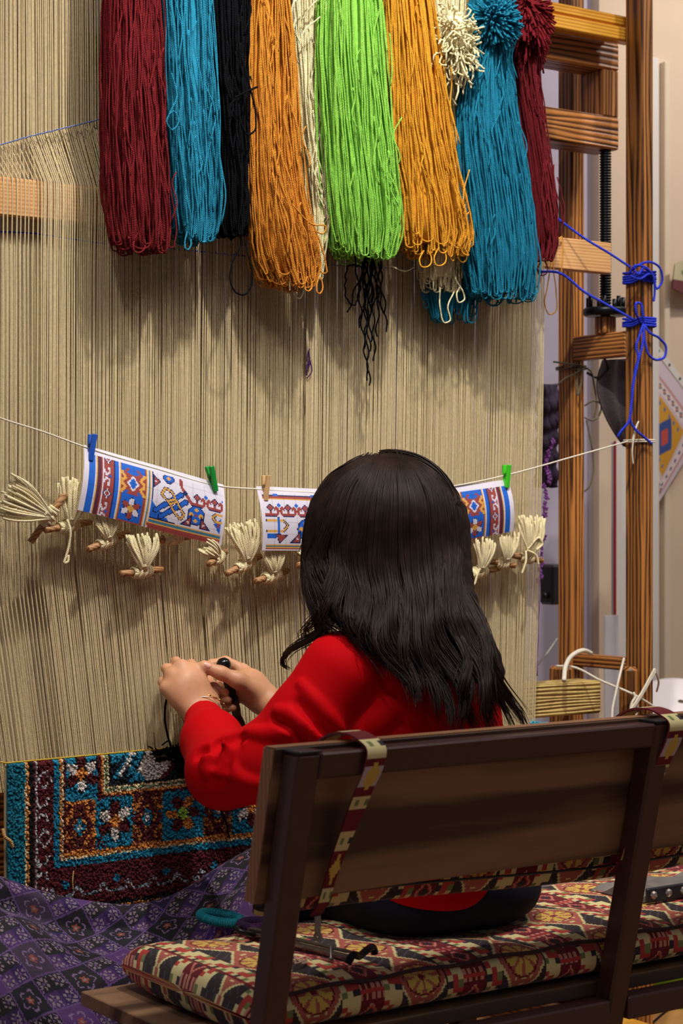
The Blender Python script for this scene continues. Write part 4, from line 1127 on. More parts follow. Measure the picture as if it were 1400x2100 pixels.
# ================================================================== STICKS WOUND WITH COTTON
def bobbin(label, e0, e1, tdir, tl, tw, seed, n=34, wrap=(0.28, 0.72), fall=None, fallx=0, flop=0.0):
    """e0,e1: stick ends (px,py,Y); tassel leaves the wrap in direction tdir (px) with length tl px, spread tw px"""
    rg = np.random.default_rng(seed)
    a, c = P(*e0), P(*e1); d = c - a; L = np.linalg.norm(d); d /= L
    t = thing('wound_stick', label, 'stick', 0.5 * (a + c), 'sticks wound with cotton on the warp')
    r = 0.0062
    bb = MB(); bb.tube(np.stack([a, a + d * 0.001, c - d * 0.001, c]), [r * 0.85, r, r, r * 0.85], 12); bb.build('stick', M['stick'], t)
    s0, s1 = wrap
    bb = MB(); m = 150; s_ = np.linspace(0, 1, m)
    ref = np.array([0, 0, 1.0]); e1_ = np.cross(d, ref); e1_ /= np.linalg.norm(e1_); e2_ = np.cross(d, e1_)
    turns = 11
    pos = s0 + (s1 - s0) * (0.5 - 0.5 * np.cos(s_ * math.pi * 2.0)) * 1.0
    rr = r + 0.0022 + 0.0044 * np.sin(np.pi * (pos - s0) / (s1 - s0)) * s_
    q = a + d * (pos * L)[:, None] + rr[:, None] * (np.cos(s_ * turns * 6.283)[:, None] * e1_ + np.sin(s_ * turns * 6.283)[:, None] * e2_)
    bb.tube(q, 0.0023, 6)
    prof = [(r * 0.9, s0 * L), (r + 0.002, (s0 + 0.04) * L), (r + 0.0058, 0.5 * (s0 + s1) * L), (r + 0.002, (s1 - 0.04) * L), (r * 0.9, s1 * L)]
    bb.lathe(prof, a, d, 14); bb.build('winding', M['cream_wool'], t)
    m0 = a + d * L * 0.5 * (s0 + s1)
    mp = (np.array(e0) + np.array(e1)) / 2
    top = P(mp[0] + tdir[0], mp[1] + tdir[1], mp[2] - flop)
    ax = top - m0
    lat = np.cross(ax, [0, 1, 0]); lat /= np.linalg.norm(lat)
    spread = tw / 1000.0
    pp = []
    for k in range(int(n * 1.5)):
        f = rg.uniform(-1, 1); g = rg.uniform(-1, 1)
        s2 = np.linspace(0, 1, 10)
        ln = rg.uniform(0.8, 1.06)
        w_ = spread * (0.10 + 0.90 * np.sin(s2 * 1.45) ** 1.1)
        p = m0[None] + ax[None] * (s2 * ln)[:, None] + lat[None] * (w_ * f * 0.5)[:, None]
        p[:, 1] += -0.010 - 0.010 * np.sin(s2 * 2.6) + 0.007 * g * s2
        p[:, 0] += 0.003 * np.sin(s2 * 5 + rg.uniform(0, 6)) * s2
        pp.append(p)
    bb = MB(); bb.tubes(np.array(pp), 0.0021, 5)
    nd = bb.build('tassel', M['cream_wool'], t); nd.o['kind'] = 'stuff'
    bb = MB(); k0 = m0 + ax * 0.14; ang = np.linspace(0, 4 * math.pi, 40)
    axn = ax / np.linalg.norm(ax); bn = np.cross(axn, lat)
    q = k0 + np.array([0, -0.009, 0]) + 0.0075 * (np.cos(ang)[:, None] * lat + np.sin(ang)[:, None] * bn) + axn * (0.002 * ang / 6)[:, None]
    bb.tube(q, 0.0019, 6); bb.build('tie', M['cream_wool'], t)
    if fall:
        for q in fall:
            bb = MB(); bb.tube(spline([P(*x) for x in q], 30), 0.0024, 6); bb.build('loose_end', M['cream_wool'], t)
    return t
bobbin('dark stick standing steeply, leftmost of the cotton-wound sticks', (62, 1112, -0.030), (134, 1013, -0.058), (-96, -48), 90, 78, 1, 40, (0.36, 0.70), fall=[[(92, 1058, -0.045), (60, 1040, -0.05), (20, 1040, -0.05), (-10, 1050, -0.05)], [(95, 1060, -0.05), (80, 1050, -0.055), (62, 1052, -0.055), (56, 1070, -0.055)]])
bobbin('cotton-wound stick with a long dangling end, under the upright dark stick', (92, 1087, -0.050), (186, 1070, -0.016), (6, -94), 90, 66, 2, 36, (0.30, 0.68), fall=[[(138, 1066, -0.05), (144, 1085, -0.055), (142, 1115, -0.052), (136, 1140, -0.05), (132, 1155, -0.05), (139, 1152, -0.05), (140, 1138, -0.05)]])
bobbin('cotton-wound stick just below the left corner of the long chart', (180, 1127, -0.052), (262, 1092, -0.012), (-18, -62), 60, 52, 3, 26, (0.26, 0.64))
bobbin('cotton-wound stick hanging lowest beneath the long chart', (247, 1177, -0.048), (332, 1167, -0.022), (-8, -76), 74, 66, 4, 36, (0.30, 0.70))
bobbin('cotton-wound stick mostly hidden behind the long chart', (314, 1109, -0.040), (390, 1100, -0.016), (6, -50), 50, 40, 5, 22, (0.28, 0.72))
bobbin('cotton-wound stick seen end-on at the right corner of the long chart', (428, 1157, -0.062), (462, 1132, -0.012), (-34, -34), 50, 44, 6, 26, (0.30, 0.75))
bobbin('cotton-wound stick between the long and the middle chart', (464, 1177, -0.058), (538, 1138, -0.012), (-12, -86), 84, 72, 7, 38, (0.28, 0.72))
bobbin('cotton-wound stick hanging below the middle chart', (524, 1192, -0.056), (590, 1170, -0.014), (-10, -62), 58, 52, 8, 28, (0.26, 0.70))
bobbin('cotton-wound stick seen end-on beside the dark hair', (612, 1160, -0.066), (646, 1142, -0.014), (-24, -34), 40, 40, 9, 22, (0.24, 0.72))
bobbin('cotton-wound stick just right of the hair under the right-hand chart', (948, 1180, -0.046), (1022, 1166, -0.022), (0, -70), 70, 60, 10, 30, (0.20, 0.62), fall=[[(984, 1166, -0.05), (978, 1180, -0.05), (972, 1198, -0.05), (962, 1205, -0.05)]])
bobbin('cotton-wound stick in the middle of the three under the right-hand chart', (995, 1150, -0.022), (1057, 1160, -0.046), (4, -62), 60, 52, 11, 28, (0.42, 0.72))
bobbin('cotton-wound stick at the right edge of the warp with splayed tassel', (1044, 1138, -0.020), (1113, 1150, -0.040), (0, -84), 84, 70, 12, 40, (0.36, 0.68), fall=[[(1078, 1130, -0.05), (1078, 1150, -0.055), (1070, 1176, -0.055)], [(1080, 1128, -0.05), (1100, 1140, -0.055), (1104, 1158, -0.055)], [(1082, 1126, -0.05), (1106, 1104, -0.055), (1112, 1114, -0.055), (1100, 1128, -0.055)]])
# ================================================================== BITS AROUND THE RIGHT-HAND UPRIGHTS
def PZ(px, py, z):
    u = (px - 700.0) / F; v = (1050.0 - py) / F
    t = (z - CAM[2]) / v
    return PT(px, py, t)
def wrapped(name, label, cat, mat, zc, turns, r, x0, x1, y0, y1, extra, seed, dz=0.005):
    """cord wound round an upright plus free tails"""
    rg = np.random.default_rng(seed)
    t = thing(name, label, cat, ((x0 + x1) / 2, y0, zc))
    bb = MB(); pts = []
    for k in range(turns):
        for (x, y) in ((x0 - r, y0 - r), ((x0 + x1) / 2, y0 - r * 1.4), (x1 + r, y0 - r), (x1 + r * 1.3, (y0 + y1) / 2), (x1 + r, y1 + r), (x0 - r, y1 + r), (x0 - r * 1.3, (y0 + y1) / 2)):
            pts.append((x, y, zc + (k - turns / 2) * dz + rg.normal(0, 0.0012)))
    bb.tube(spline(pts, 14 * turns * 4), r, 7); bb.build('winding', mat, t)
    for q in extra:
        bb = MB(); bb.tube(spline(q, 12 * len(q)), r, 7); bb.build('tail', mat, t)
    return t
yf = -0.066
z1 = P(1300, 562, yf)[2]; z2 = P(1305, 655, yf)[2]
wrapped('blue_cord_tie', 'bundle of blue cord knotted round the front upright, the upper of two', 'cord', M['blue_cord'], z1, 5, 0.0026, FX0, FX1, -0.06, FYB, [
    [P(1140, 446, 0.0), P(1200, 490, -0.03), P(1250, 520, -0.055), P(1292, 548, yf)],
    [P(1295, 555, yf), P(1312, 542, yf - 0.01), P(1335, 538, yf - 0.012), P(1354, 552, yf - 0.008), P(1356, 580, yf), P(1346, 592, yf), P(1340, 575, yf), P(1322, 558, yf - 0.006)],
    [P(1290, 560, yf), P(1300, 546, yf - 0.012), P(1322, 548, yf - 0.014), P(1338, 566, yf - 0.008), P(1342, 600, yf), P(1340, 618, yf)],
    [P(1292, 566, yf - 0.004), P(1310, 572, yf - 0.010), P(1330, 562, yf - 0.01), P(1344, 572, yf)],
    [P(1298, 552, yf - 0.006), P(1308, 562, yf - 0.014), P(1318, 550, yf - 0.014), P(1330, 556, yf - 0.01)]], 1)
wrapped('blue_cord_tie', 'blue cord bow with long hanging tails on the front upright', 'cord', M['blue_cord'], z2, 4, 0.0028, FX0, FX1, -0.06, FYB, [
    [P(1108, 557, 0.0), P(1140, 558, -0.02), P(1200, 600, -0.04), P(1250, 628, -0.055), P(1298, 655, yf)],
    [P(1312, 660, yf), P(1304, 640, yf - 0.012), P(1304, 622, yf - 0.014), P(1312, 622, yf - 0.014), P(1318, 645, yf - 0.012), P(1322, 668, yf - 0.004)],
    [P(1318, 662, yf - 0.004), P(1330, 680, yf - 0.01), P(1352, 694, yf - 0.004), P(1365, 712, yf), P(1362, 732, yf), P(1348, 738, yf), P(1328, 724, yf - 0.006), P(1322, 700, yf - 0.008), P(1318, 672, yf - 0.006)],
    [P(1318, 666, yf - 0.006), P(1310, 690, yf - 0.01), P(1304, 712, yf - 0.01), P(1308, 730, yf - 0.01), P(1302, 760, yf - 0.008), P(1296, 800, yf - 0.008), P(1294, 840, yf - 0.008), P(1292, 862, yf - 0.008), P(1302, 880, yf - 0.008), P(1320, 896, yf - 0.008), P(1336, 910, yf - 0.006)],
    [P(1320, 668, yf - 0.006), P(1318, 700, yf - 0.012), P(1306, 750, yf - 0.012), P(1298, 790, yf - 0.011), P(1294, 830, yf - 0.011), P(1288, 866, yf - 0.01), P(1272, 886, yf - 0.004), P(1266, 896, yf)]], 2)
# white ropes at the foot of the uprights
rope = M['white_cord']
bb = MB()
bb.tube(spline([P(1156, 1396, 0.02), P(1160, 1365, 0.05), P(1172, 1345, 0.07), P(1196, 1334, 0.08), P(1212, 1340, 0.09)], 40), 0.0052, 8)
nd = bb.build('rope', rope, loc=P(1170, 1350, 0.05)); tag(nd, 'thick white rope looped over the lower beam by the rear upright', 'rope')
bb = MB()
bb.tube(spline([P(1140, 1366, 0.10), P(1175, 1368, 0.06), P(1230, 1395, 0.0), P(1298, 1424, -0.07), P(1342, 1450, -0.068)], 50), 0.0026, 6)
bb.tube(spline([P(1298, 1420, -0.072), P(1302, 1428, -0.075), P(1296, 1440, -0.075), P(1290, 1480, -0.072), P(1286, 1510, -0.072)], 30), 0.0030, 6)
bb.tube(spline([P(1300, 1424, -0.072), P(1306, 1445, -0.075), P(1302, 1475, -0.074), P(1298, 1510, -0.074)], 30), 0.0030, 6)
nd = bb.build('rope', rope, loc=P(1298, 1424, -0.07)); tag(nd, 'cream cord stretched between the uprights with a knot and tails', 'rope')
bb = MB()
bb.tube(spline([P(1279, 1350, -0.03), P(1268, 1395, -0.05), P(1256, 1450, -0.06), P(1248, 1495, -0.07), P(1240, 1500, -0.07), P(1234, 1492, -0.07)], 40), 0.0028, 6)
nd = bb.build('rope', rope, loc=P(1260, 1430, -0.05)); tag(nd, 'white string running down from the lower crosspiece', 'rope')
bb = MB()
for k in range(3):
    bb.tube(spline([P(1341 + k, 1372 + 3 * k, -0.064), P(1312 + k, 1425 + 2 * k, -0.078), P(1280 + 2 * k, 1475, -0.08), P(1262 + 2 * k, 1504, -0.08)], 30), 0.0022, 6)
bb.tube(spline([P(1342, 1372, -0.06), P(1350, 1400, -0.04), P(1346, 1418, -0.02)], 16), 0.0022, 6)
nd = bb.build('rope', rope, loc=P(1310, 1430, -0.07)); tag(nd, 'white cotton strands slanting down across the front upright', 'rope')
bb = MB()
bb.tube(spline([P(1098, 1368, 0.05), P(1118, 1344, 0.09), P(1142, 1310, 0.15)], 24), 0.0024, 6)
nd = bb.build('rope', mat_yarn('grey_cord', S(150, 146, 140), 0.8, 300), loc=P(1120, 1340, 0.1)); tag(nd, 'grey cord slanting from the warp edge to the rear upright', 'rope')
# twine on the rear upright
tw = mat_yarn('grey_green_twine', S(120, 112, 92), 0.85, 300)
zt = P(1190, 752, RY0)[2]
wrapped('twine_tie', 'grey-green twine tied round the rear upright with looping ends', 'cord', tw, zt, 2, 0.0022, FX0, RX1, RY0, RY1, [
    [P(1135, 742, 0.15), P(1165, 746, 0.155), P(1195, 752, 0.16), P(1210, 760, 0.155), P(1218, 790, 0.15), P(1222, 840, 0.15), P(1218, 856, 0.15)],
    [P(1198, 750, 0.158), P(1180, 766, 0.155), P(1158, 776, 0.155), P(1140, 792, 0.16)],
    [P(1186, 756, 0.158), P(1182, 790, 0.155), P(1184, 810, 0.155), P(1190, 790, 0.155), P(1194, 758, 0.158)],
    [P(1198, 832, 0.16), P(1215, 822, 0.15), P(1232, 830, 0.15), P(1230, 848, 0.15), P(1212, 862, 0.15), P(1198, 856, 0.16)],
    [P(1202, 862, 0.16), P(1210, 900, 0.155), P(1216, 940, 0.155), P(1216, 970, 0.155), P(1206, 1000, 0.16), P(1198, 1008, 0.165)]], 5)
bb = MB()
bb.tube(spline([P(1203, 764, 0.16), P(1222, 774, 0.15), P(1240, 770, 0.12), P(1246, 752, 0.1), P(1238, 734, 0.09)], 40), 0.0032, 7)
nd = bb.build('cable', M['black_plastic'], loc=P(1225, 770, 0.12)); tag(nd, 'short black cable curling under the upper crosspiece', 'cable')
# added dark sheet: shadow on the hung sleeve put into its colour
bb = MB(); nu, nv = 14, 16
g0 = [P(1236, 738, 0.12), P(1224, 790, 0.12), P(1236, 840, 0.11), P(1262, 890, 0.10), P(1282, 915, 0.09)]
g1 = [P(1290, 735, 0.06), P(1292, 790, 0.06), P(1294, 840, 0.06), P(1292, 890, 0.07), P(1290, 918, 0.08)]
a, c = spline(g0, nv), spline(g1, nv)
V = np.array([[a[j] * (1 - i / (nu - 1)) + c[j] * i / (nu - 1) + np.array([0, 0.006 * math.sin(i * 0.9), 0]) for j in range(nv)] for i in range(nu)])
Vb = V + np.array([0.002, 0.006, 0])
bb.add(V.reshape(-1, 3), grid_faces(nu, nv)); bb.add(Vb.reshape(-1, 3), grid_faces(nu, nv)[:, ::-1])
ring = lambda q: np.concatenate([q[0], q[1:, -1], q[-1, ::-1][1:], q[::-1, 0][1:-1]])
ra, rb_ = ring(V), ring(Vb); n = len(ra)
bb.add(np.concatenate([ra, rb_]), [[i, (i + 1) % n, n + (i + 1) % n, n + i] for i in range(n)])
nd = bb.build('shaded_sheet', mat_plain('shaded_sheet_grey', S(72, 62, 66), 0.95, 0, 0.2, 200, 0.3), loc=P(1265, 740, 0.09)); tag(nd, 'dark grey sheet standing for the shaded part of the askew sleeve', 'cloth')
# plastic sleeve standing at the foot of the white board
bb = MB(); bb.box(P(1240, 1300, 0.40)[0], P(1268, 1300, 0.40)[0], 0.40, 0.404, P(1250, 1345, 0.4)[2] - 0.3, P(1250, 1262, 0.40)[2], 0.001)
mgl, nt, pb = new_mat('clear_plastic'); pb.inputs['Base Color'].default_value = (0.75, 0.74, 0.80, 1); pb.inputs['Transmission Weight'].default_value = 0.6; pb.inputs['Roughness'].default_value = 0.12
nd = bb.build('plastic_sleeve', mgl, smooth=False, loc=P(1254, 1300, 0.40)); tag(nd, 'clear plastic sleeve leaning at the foot of the white board', 'sleeve')
# purple flower garland hanging on the far side of the warp
gar = thing('scarf', 'dark purple scarf with lilac flowers hanging just right of the warp', 'scarf', P(1122, 790, 0.30))
mp_ = mat_plain('dark_purple_cloth', S(52, 38, 62), 0.9, 0, 0.35, 90, 0.4)
bb = MB()
for k, (x0, dx) in enumerate(((1114, -2), (1124, 2), (1133, 6))):
    bb.tube(spline([P(x0, 788, 0.30), P(x0 + dx, 830, 0.30), P(x0 - 1, 880, 0.31), P(x0 - 4, 930, 0.31), P(x0 - 10 + 6 * k, 1000, 0.31)], 40), np.interp(np.linspace(0, 1, 40), [0, 0.1, 0.6, 1], [0.008, 0.016, 0.018, 0.012]) * (1 + 0.25 * np.sin(np.arange(40) * 0.9 + k)), 9)
bb.build('cloth', mp_, gar)
ml = mat_plain('lilac_petal', S(170, 98, 196), 0.8, 0, 0.25, 120)
rg = np.random.default_rng(77)
for k in range(26):
    yy = 905 + k * 11.5 if k < 26 else 0
    xx = np.interp(yy, [905, 1000, 1060, 1200], [1128, 1120, 1112, 1102]) + rg.normal(0, 7 if yy < 1010 else 3)
    c = P(xx, yy, 0.30 - rg.uniform(0, 0.02)); bb = MB()
    for j in range(5):
        a = j * 1.2566 + rg.uniform(0, 1); rr = rg.uniform(0.006, 0.011)
        e = c + rr * np.array([math.cos(a), -0.5, math.sin(a)])
        bb.tube(np.stack([c, 0.5 * (c + e) + [0, -0.002, 0], e]), [0.0012, 0.0036, 0.0008], 6)
    bb.build('flower', ml, gar)
# black switch box with a knob on the wall
c0, c1 = P(1132, 1158, 0.40), P(1150, 1240, 0.40)
t = thing('wall_switch', 'black box with a small side knob behind the rear upright', 'switch', (0.5 * (c0 + c1)))
bb = MB(); bb.box(c0[0], c1[0] + 0.02, 0.40, 0.45, c1[2], c0[2], 0.006); bb.build('body', M['black_plastic'], t, False)
k = P(1112, 1222, 0.42); bb = MB(); bb.lathe([(0.001, 0), (0.008, 0), (0.009, 0.006), (0.005, 0.012), (0.005, 0.03)], k, (1, 0, 0), 14); bb.build('knob', M['black_plastic'], t)
# framed carpet picture in a punched sleeve on the right wall
def wall_sheet():
    Y = WY - 0.07
    cor = [P(1336, 712, Y), P(1452, 865, Y), P(1344, 1040, Y - 0.01), P(1304, 930, Y)]
    t = thing('pattern_sleeve', 'punched plastic sleeve with a carpet picture hung askew beyond the front upright', 'picture', cor[0])
    W2, H2 = 60, 56
    A = Art(W2, H2, (212, 196, 206))
    A.rect(4, 56, 8, 54, (196, 150, 150)); A.rect(6, 54, 10, 52, (226, 206, 206))
    for k in range(8, 54, 5):
        for yy in (12.5, 49.5): A.dia(k, yy, 2, 2, (86, 96, 128)); A.dia(k, yy, 0.9, 0.9, (214, 150, 70))
        A.dia(9, k + 4, 2, 2, (86, 96, 128)); A.dia(51, k + 4, 2, 2, (86, 96, 128))
    A.rect(12, 48, 15, 47, (206, 186, 190)); A.rect(14, 46, 17, 45, (206, 150, 50))
    A.dia(30, 31, 12, 12, (60, 80, 140)); A.dia(30, 31, 6, 6, (190, 80, 70))
    for k in range(16, 46, 6): A.dia(k, 20, 1.6, 1.6, (90, 110, 150)); A.dia(k, 42, 1.6, 1.6, (90, 110, 150))
    tl, tr, br, bl = cor
    u = np.linspace(0, 1, W2 + 1); v = np.linspace(0, 1, H2 + 1); U, V2 = np.meshgrid(u, v)
    p = tl * ((1 - U) * (1 - V2))[..., None] + tr * (U * (1 - V2))[..., None] + br * (U * V2)[..., None] + bl * ((1 - U) * V2)[..., None]
    p[..., 1] -= 0.012 * np.sin(V2 * 2.6) * np.sin(U * 3.0)
    f = grid_faces(H2 + 1, W2 + 1)
    bb = MB(); bb.add(p.reshape(-1, 3), f, cq=A.a.reshape(-1, 3)); bb.add((p + [0, 0.002, 0]).reshape(-1, 3), f[:, ::-1], cq=np.array(S(230, 226, 232)))
    bb.build('picture', M['print'], t, False, True)
    bb = MB(); q = p[:5].copy(); q[..., 1] -= 0.003
    up = (tl - bl) / np.linalg.norm(tl - bl) * 0.022
    st = np.stack([p[0] + up, p[0]]); st[..., 1] -= 0.002
    f2 = grid_faces(2, W2 + 1)
    bb.add(st.reshape(-1, 3), f2); bb.add((st + [0, 0.0015, 0]).reshape(-1, 3), f2[:, ::-1])
    bb.build('punched_strip', M['white_board'], t, False)
    for k in range(5):
        h = p[0][6 + k * 11] + up * 0.5 + np.array([0, -0.0035, 0])
        bb = MB(); bb.lathe([(0.0001, 0), (0.0032, 0), (0.0032, 0.001), (0.0001, 0.001)], h, (0, -1, 0), 12); bb.build('punch_hole', M['black_plastic'], t)
wall_sheet()
c = P(1392, 575, WY - 0.08)
A_ = Art(16, 16, (196, 186, 150)); A_.rect(0, 16, 10, 16, (110, 60, 60)); A_.dia(8, 6, 5, 5, (120, 140, 90)); A_.dia(8, 6, 2, 2, (200, 120, 110))
bb = MB(); q = np.array([P(1384, 540, WY - 0.08), P(1440, 520, WY - 0.08), P(1440, 620, WY - 0.06), P(1378, 592, WY - 0.09)])
u = np.linspace(0, 1, 17); U, V2 = np.meshgrid(u, u)
p = q[0] * ((1 - U) * (1 - V2))[..., None] + q[1] * (U * (1 - V2))[..., None] + q[2] * (U * V2)[..., None] + q[3] * ((1 - U) * V2)[..., None]
f = grid_faces(17, 17); bb.add(p.reshape(-1, 3), f, cq=A_.a.reshape(-1, 3)); bb.add((p + [0, 0.004, 0]).reshape(-1, 3), f[:, ::-1], cq=A_.a.reshape(-1, 3))
nd = bb.build('cloth_sample', M['print'], smooth=False, colors=True, loc=c); tag(nd, 'small patterned cloth sample on the wall at the right edge', 'cloth')
# lidded tub of burgundy yarn
tub = thing('yarn_tub', 'tub of burgundy yarn under a tilted white lid with a hole', 'tub', np.array([3.35, 0.28, 0.0]))
cc = P(1402, 1500, 0.28); 
bb = MB(); bb.lathe([(0.001, 0.0), (0.105, 0.0), (0.115, cc[2] - 0.03), (0.108, cc[2] - 0.03), (0.1, 0.01), (0.001, 0.01)], (cc[0], cc[1], 0), seg=36); bb.build('body', mat_plain('lime_tub', S(120, 190, 40), 0.4, 0, 0.05, 20), tub)
bb = MB(); lc = P(1396, 1440, 0.24); axl = np.array([-0.25, -0.42, 0.86])
prof = [(0.008, 0.002), (0.090, 0.004), (0.104, 0.0), (0.108, -0.006), (0.108, -0.022), (0.102, -0.022), (0.100, -0.006), (0.008, -0.004), (0.008, 0.002)]
bb.lathe(prof, lc, axl, 40); bb.build('lid', mat_plain('white_plastic', S(236, 230, 232), 0.35, 0, 0.02, 20), tub)
bb = MB(); rg = np.random.default_rng(5); pp = []
for k in range(80):
    a = rg.uniform(0, 6.28); r0 = 0.095 * math.sqrt(rg.uniform()); b0 = np.array([cc[0] + r0 * math.cos(a), cc[1] + r0 * math.sin(a), cc[2] - 0.03])
    pp.append(spline([b0, b0 + [rg.normal(0, 0.02), rg.normal(0, 0.02), rg.uniform(0.01, 0.05)], b0 + [rg.normal(0, 0.03), rg.normal(0, 0.03), rg.uniform(-0.01, 0.03)]], 8))
bb.tubes(np.array(pp), 0.003, 5); nd = bb.build('yarn', mat_yarn('burgundy_tub_yarn', S(140, 26, 40)), tub); nd.o['kind'] = 'stuff'
# folded finished carpet end right of the weaver
bb = MB(); rg = np.random.default_rng(9); pp = []; 
for k in range(40):
    b0 = P(1085 + rg.uniform(-6, 26), 1494 + rg.uniform(-5, 6), -0.03); pp.append(np.stack([b0, b0 + [0.012, -0.004, 0.006 + rg.uniform(0, 0.006)], b0 + [0.02 + rg.uniform(0, 0.015), -0.004, rg.uniform(-0.002, 0.006)]]))
bb.tubes(np.array(pp), 0.002, 5); nd = bb.build('yarn_fringe', mat_yarn('teal_fringe', S(50, 160, 190)), loc=P(1095, 1494, -0.03)); tag(nd, 'teal yarn fringe at the right end of the woven carpet', 'yarn')
# violet yarn ball by the ropes
c = P(1264, 1486, -0.06); bb = MB(); a = np.linspace(0, math.pi, 12)
bb.lathe([(max(0.0005, 0.010 * math.sin(q)), -0.014 * math.cos(q)) for q in a], c, (0.2, 0, 1), 14)
pp = [c + np.array([0.0105 * math.sin(q) * math.cos(q * 9), 0.0105 * math.sin(q) * math.sin(q * 9), -0.0145 * math.cos(q)]) for q in np.linspace(0.1, 3.0, 120)]
bb.tube(np.array(pp), 0.0016, 5); nd = bb.build('yarn_ball', M['purple_yarn'], loc=c); tag(nd, 'tiny ball of violet yarn hanging beside the white ropes', 'yarn')
# wooden block on the floor under the bench
c0 = P(1300, 2062, -0.25); bb = MB(); bb.box(c0[0] - 0.02, c0[0] + 0.09, -0.26, -0.06, 0.0, 0.135, 0.004)
nd = bb.build('wood_block', M['yellow_pine'], smooth=False, loc=(c0[0], -0.16, 0)); tag(nd, 'yellow wooden block on the floor under the bench', 'block')
bb = MB(); bb.tube(spline([PZ(1402, 2044, 0.10), PZ(1380, 2062, 0.06), PZ(1352, 2085, 0.03), PZ(1330, 2105, 0.005), PZ(1290, 2150, 0.004)], 30), 0.003, 6)
nd = bb.build('power_cable', M['black_plastic'], loc=PZ(1352, 2085, 0.0)); tag(nd, 'thin black cable trailing on the floor at the lower right', 'cable')

# ================================================================== THE BENCH
def LY(z): return -0.76 - 0.10 * (np.asarray(z) - 0.42) / 0.435
BX = [1.475, 2.160, 2.845]
bench = thing('bench', 'brown steel-framed bench with a walnut panel backrest', 'bench', (2.15, -0.55, 0))
def bbox(name, mat, x0, x1, z0, z1, d0, d1, bev=0.003, parent=bench, smooth=False):
    """box in the reclined plane of the backrest; d along its depth (negative towards the camera)"""
    bb = MB()
    def Mx(V):
        V = V.copy(); V[:, 1] = LY(V[:, 2]) + V[:, 1]; return V
    bb.box(x0, x1, d0, d1, z0, z1, bev, M=Mx); return bb.build(name, mat, parent, smooth)
HB = 0.020
for i, x in enumerate(BX):
    post = bbox('back_post', M['bench_steel'], x - HB, x + HB, 0.0, 0.862, -HB, HB, 0.004)
    n = bbox('end_cap', M['black_plastic'], x - HB - 0.0005, x + HB + 0.0005, 0.862, 0.8665, -HB, HB, 0.001, post)
    bb = MB(); bb.box(x - HB, x + HB, -0.38, -0.34, 0.0, 0.365, 0.004); bb.build('front_leg', M['bench_steel'], bench, False)
    bb = MB(); bb.box(x - HB + 0.002, x + HB - 0.002, -0.74, -0.38, 0.362, 0.398, 0.004); bb.build('side_rail', M['bench_steel'], bench, False)
for i in range(2):
    bbox('top_rail', M['bench_steel'], BX[i] + HB, BX[i + 1] - HB, 0.824, 0.862, -HB, HB, 0.003)
    bb = MB(); bb.box(BX[i] + HB, BX[i + 1] - HB, -0.776, -0.740, 0.360, 0.398, 0.003); bb.build('seat_rail', M['bench_steel'], bench, False)
    bb = MB(); bb.box(BX[i] + HB, BX[i + 1] - HB, -0.378, -0.342, 0.360, 0.398, 0.003); bb.build('seat_rail', M['bench_steel'], bench, False)
pan = bbox('backrest_panel', M['bench_panel'], 1.442, 2.93, 0.640, 0.868, HB + 0.001, HB + 0.029, 0.0015)
n = bbox('edge_band', M['panel_edge'], 1.4405, 1.442, 0.641, 0.867, HB + 0.0015, HB + 0.0285, 0.0, pan)
n = bbox('edge_band', M['panel_edge'], 1.442, 2.93, 0.868, 0.8692, HB + 0.002, HB + 0.028, 0.0, pan)
bb = MB(); bb.box(1.410, 2.95, -0.738, -0.310, 0.399, 0.422, 0.0015); bb.build('seat_board', M['bench_panel'], bench, False)

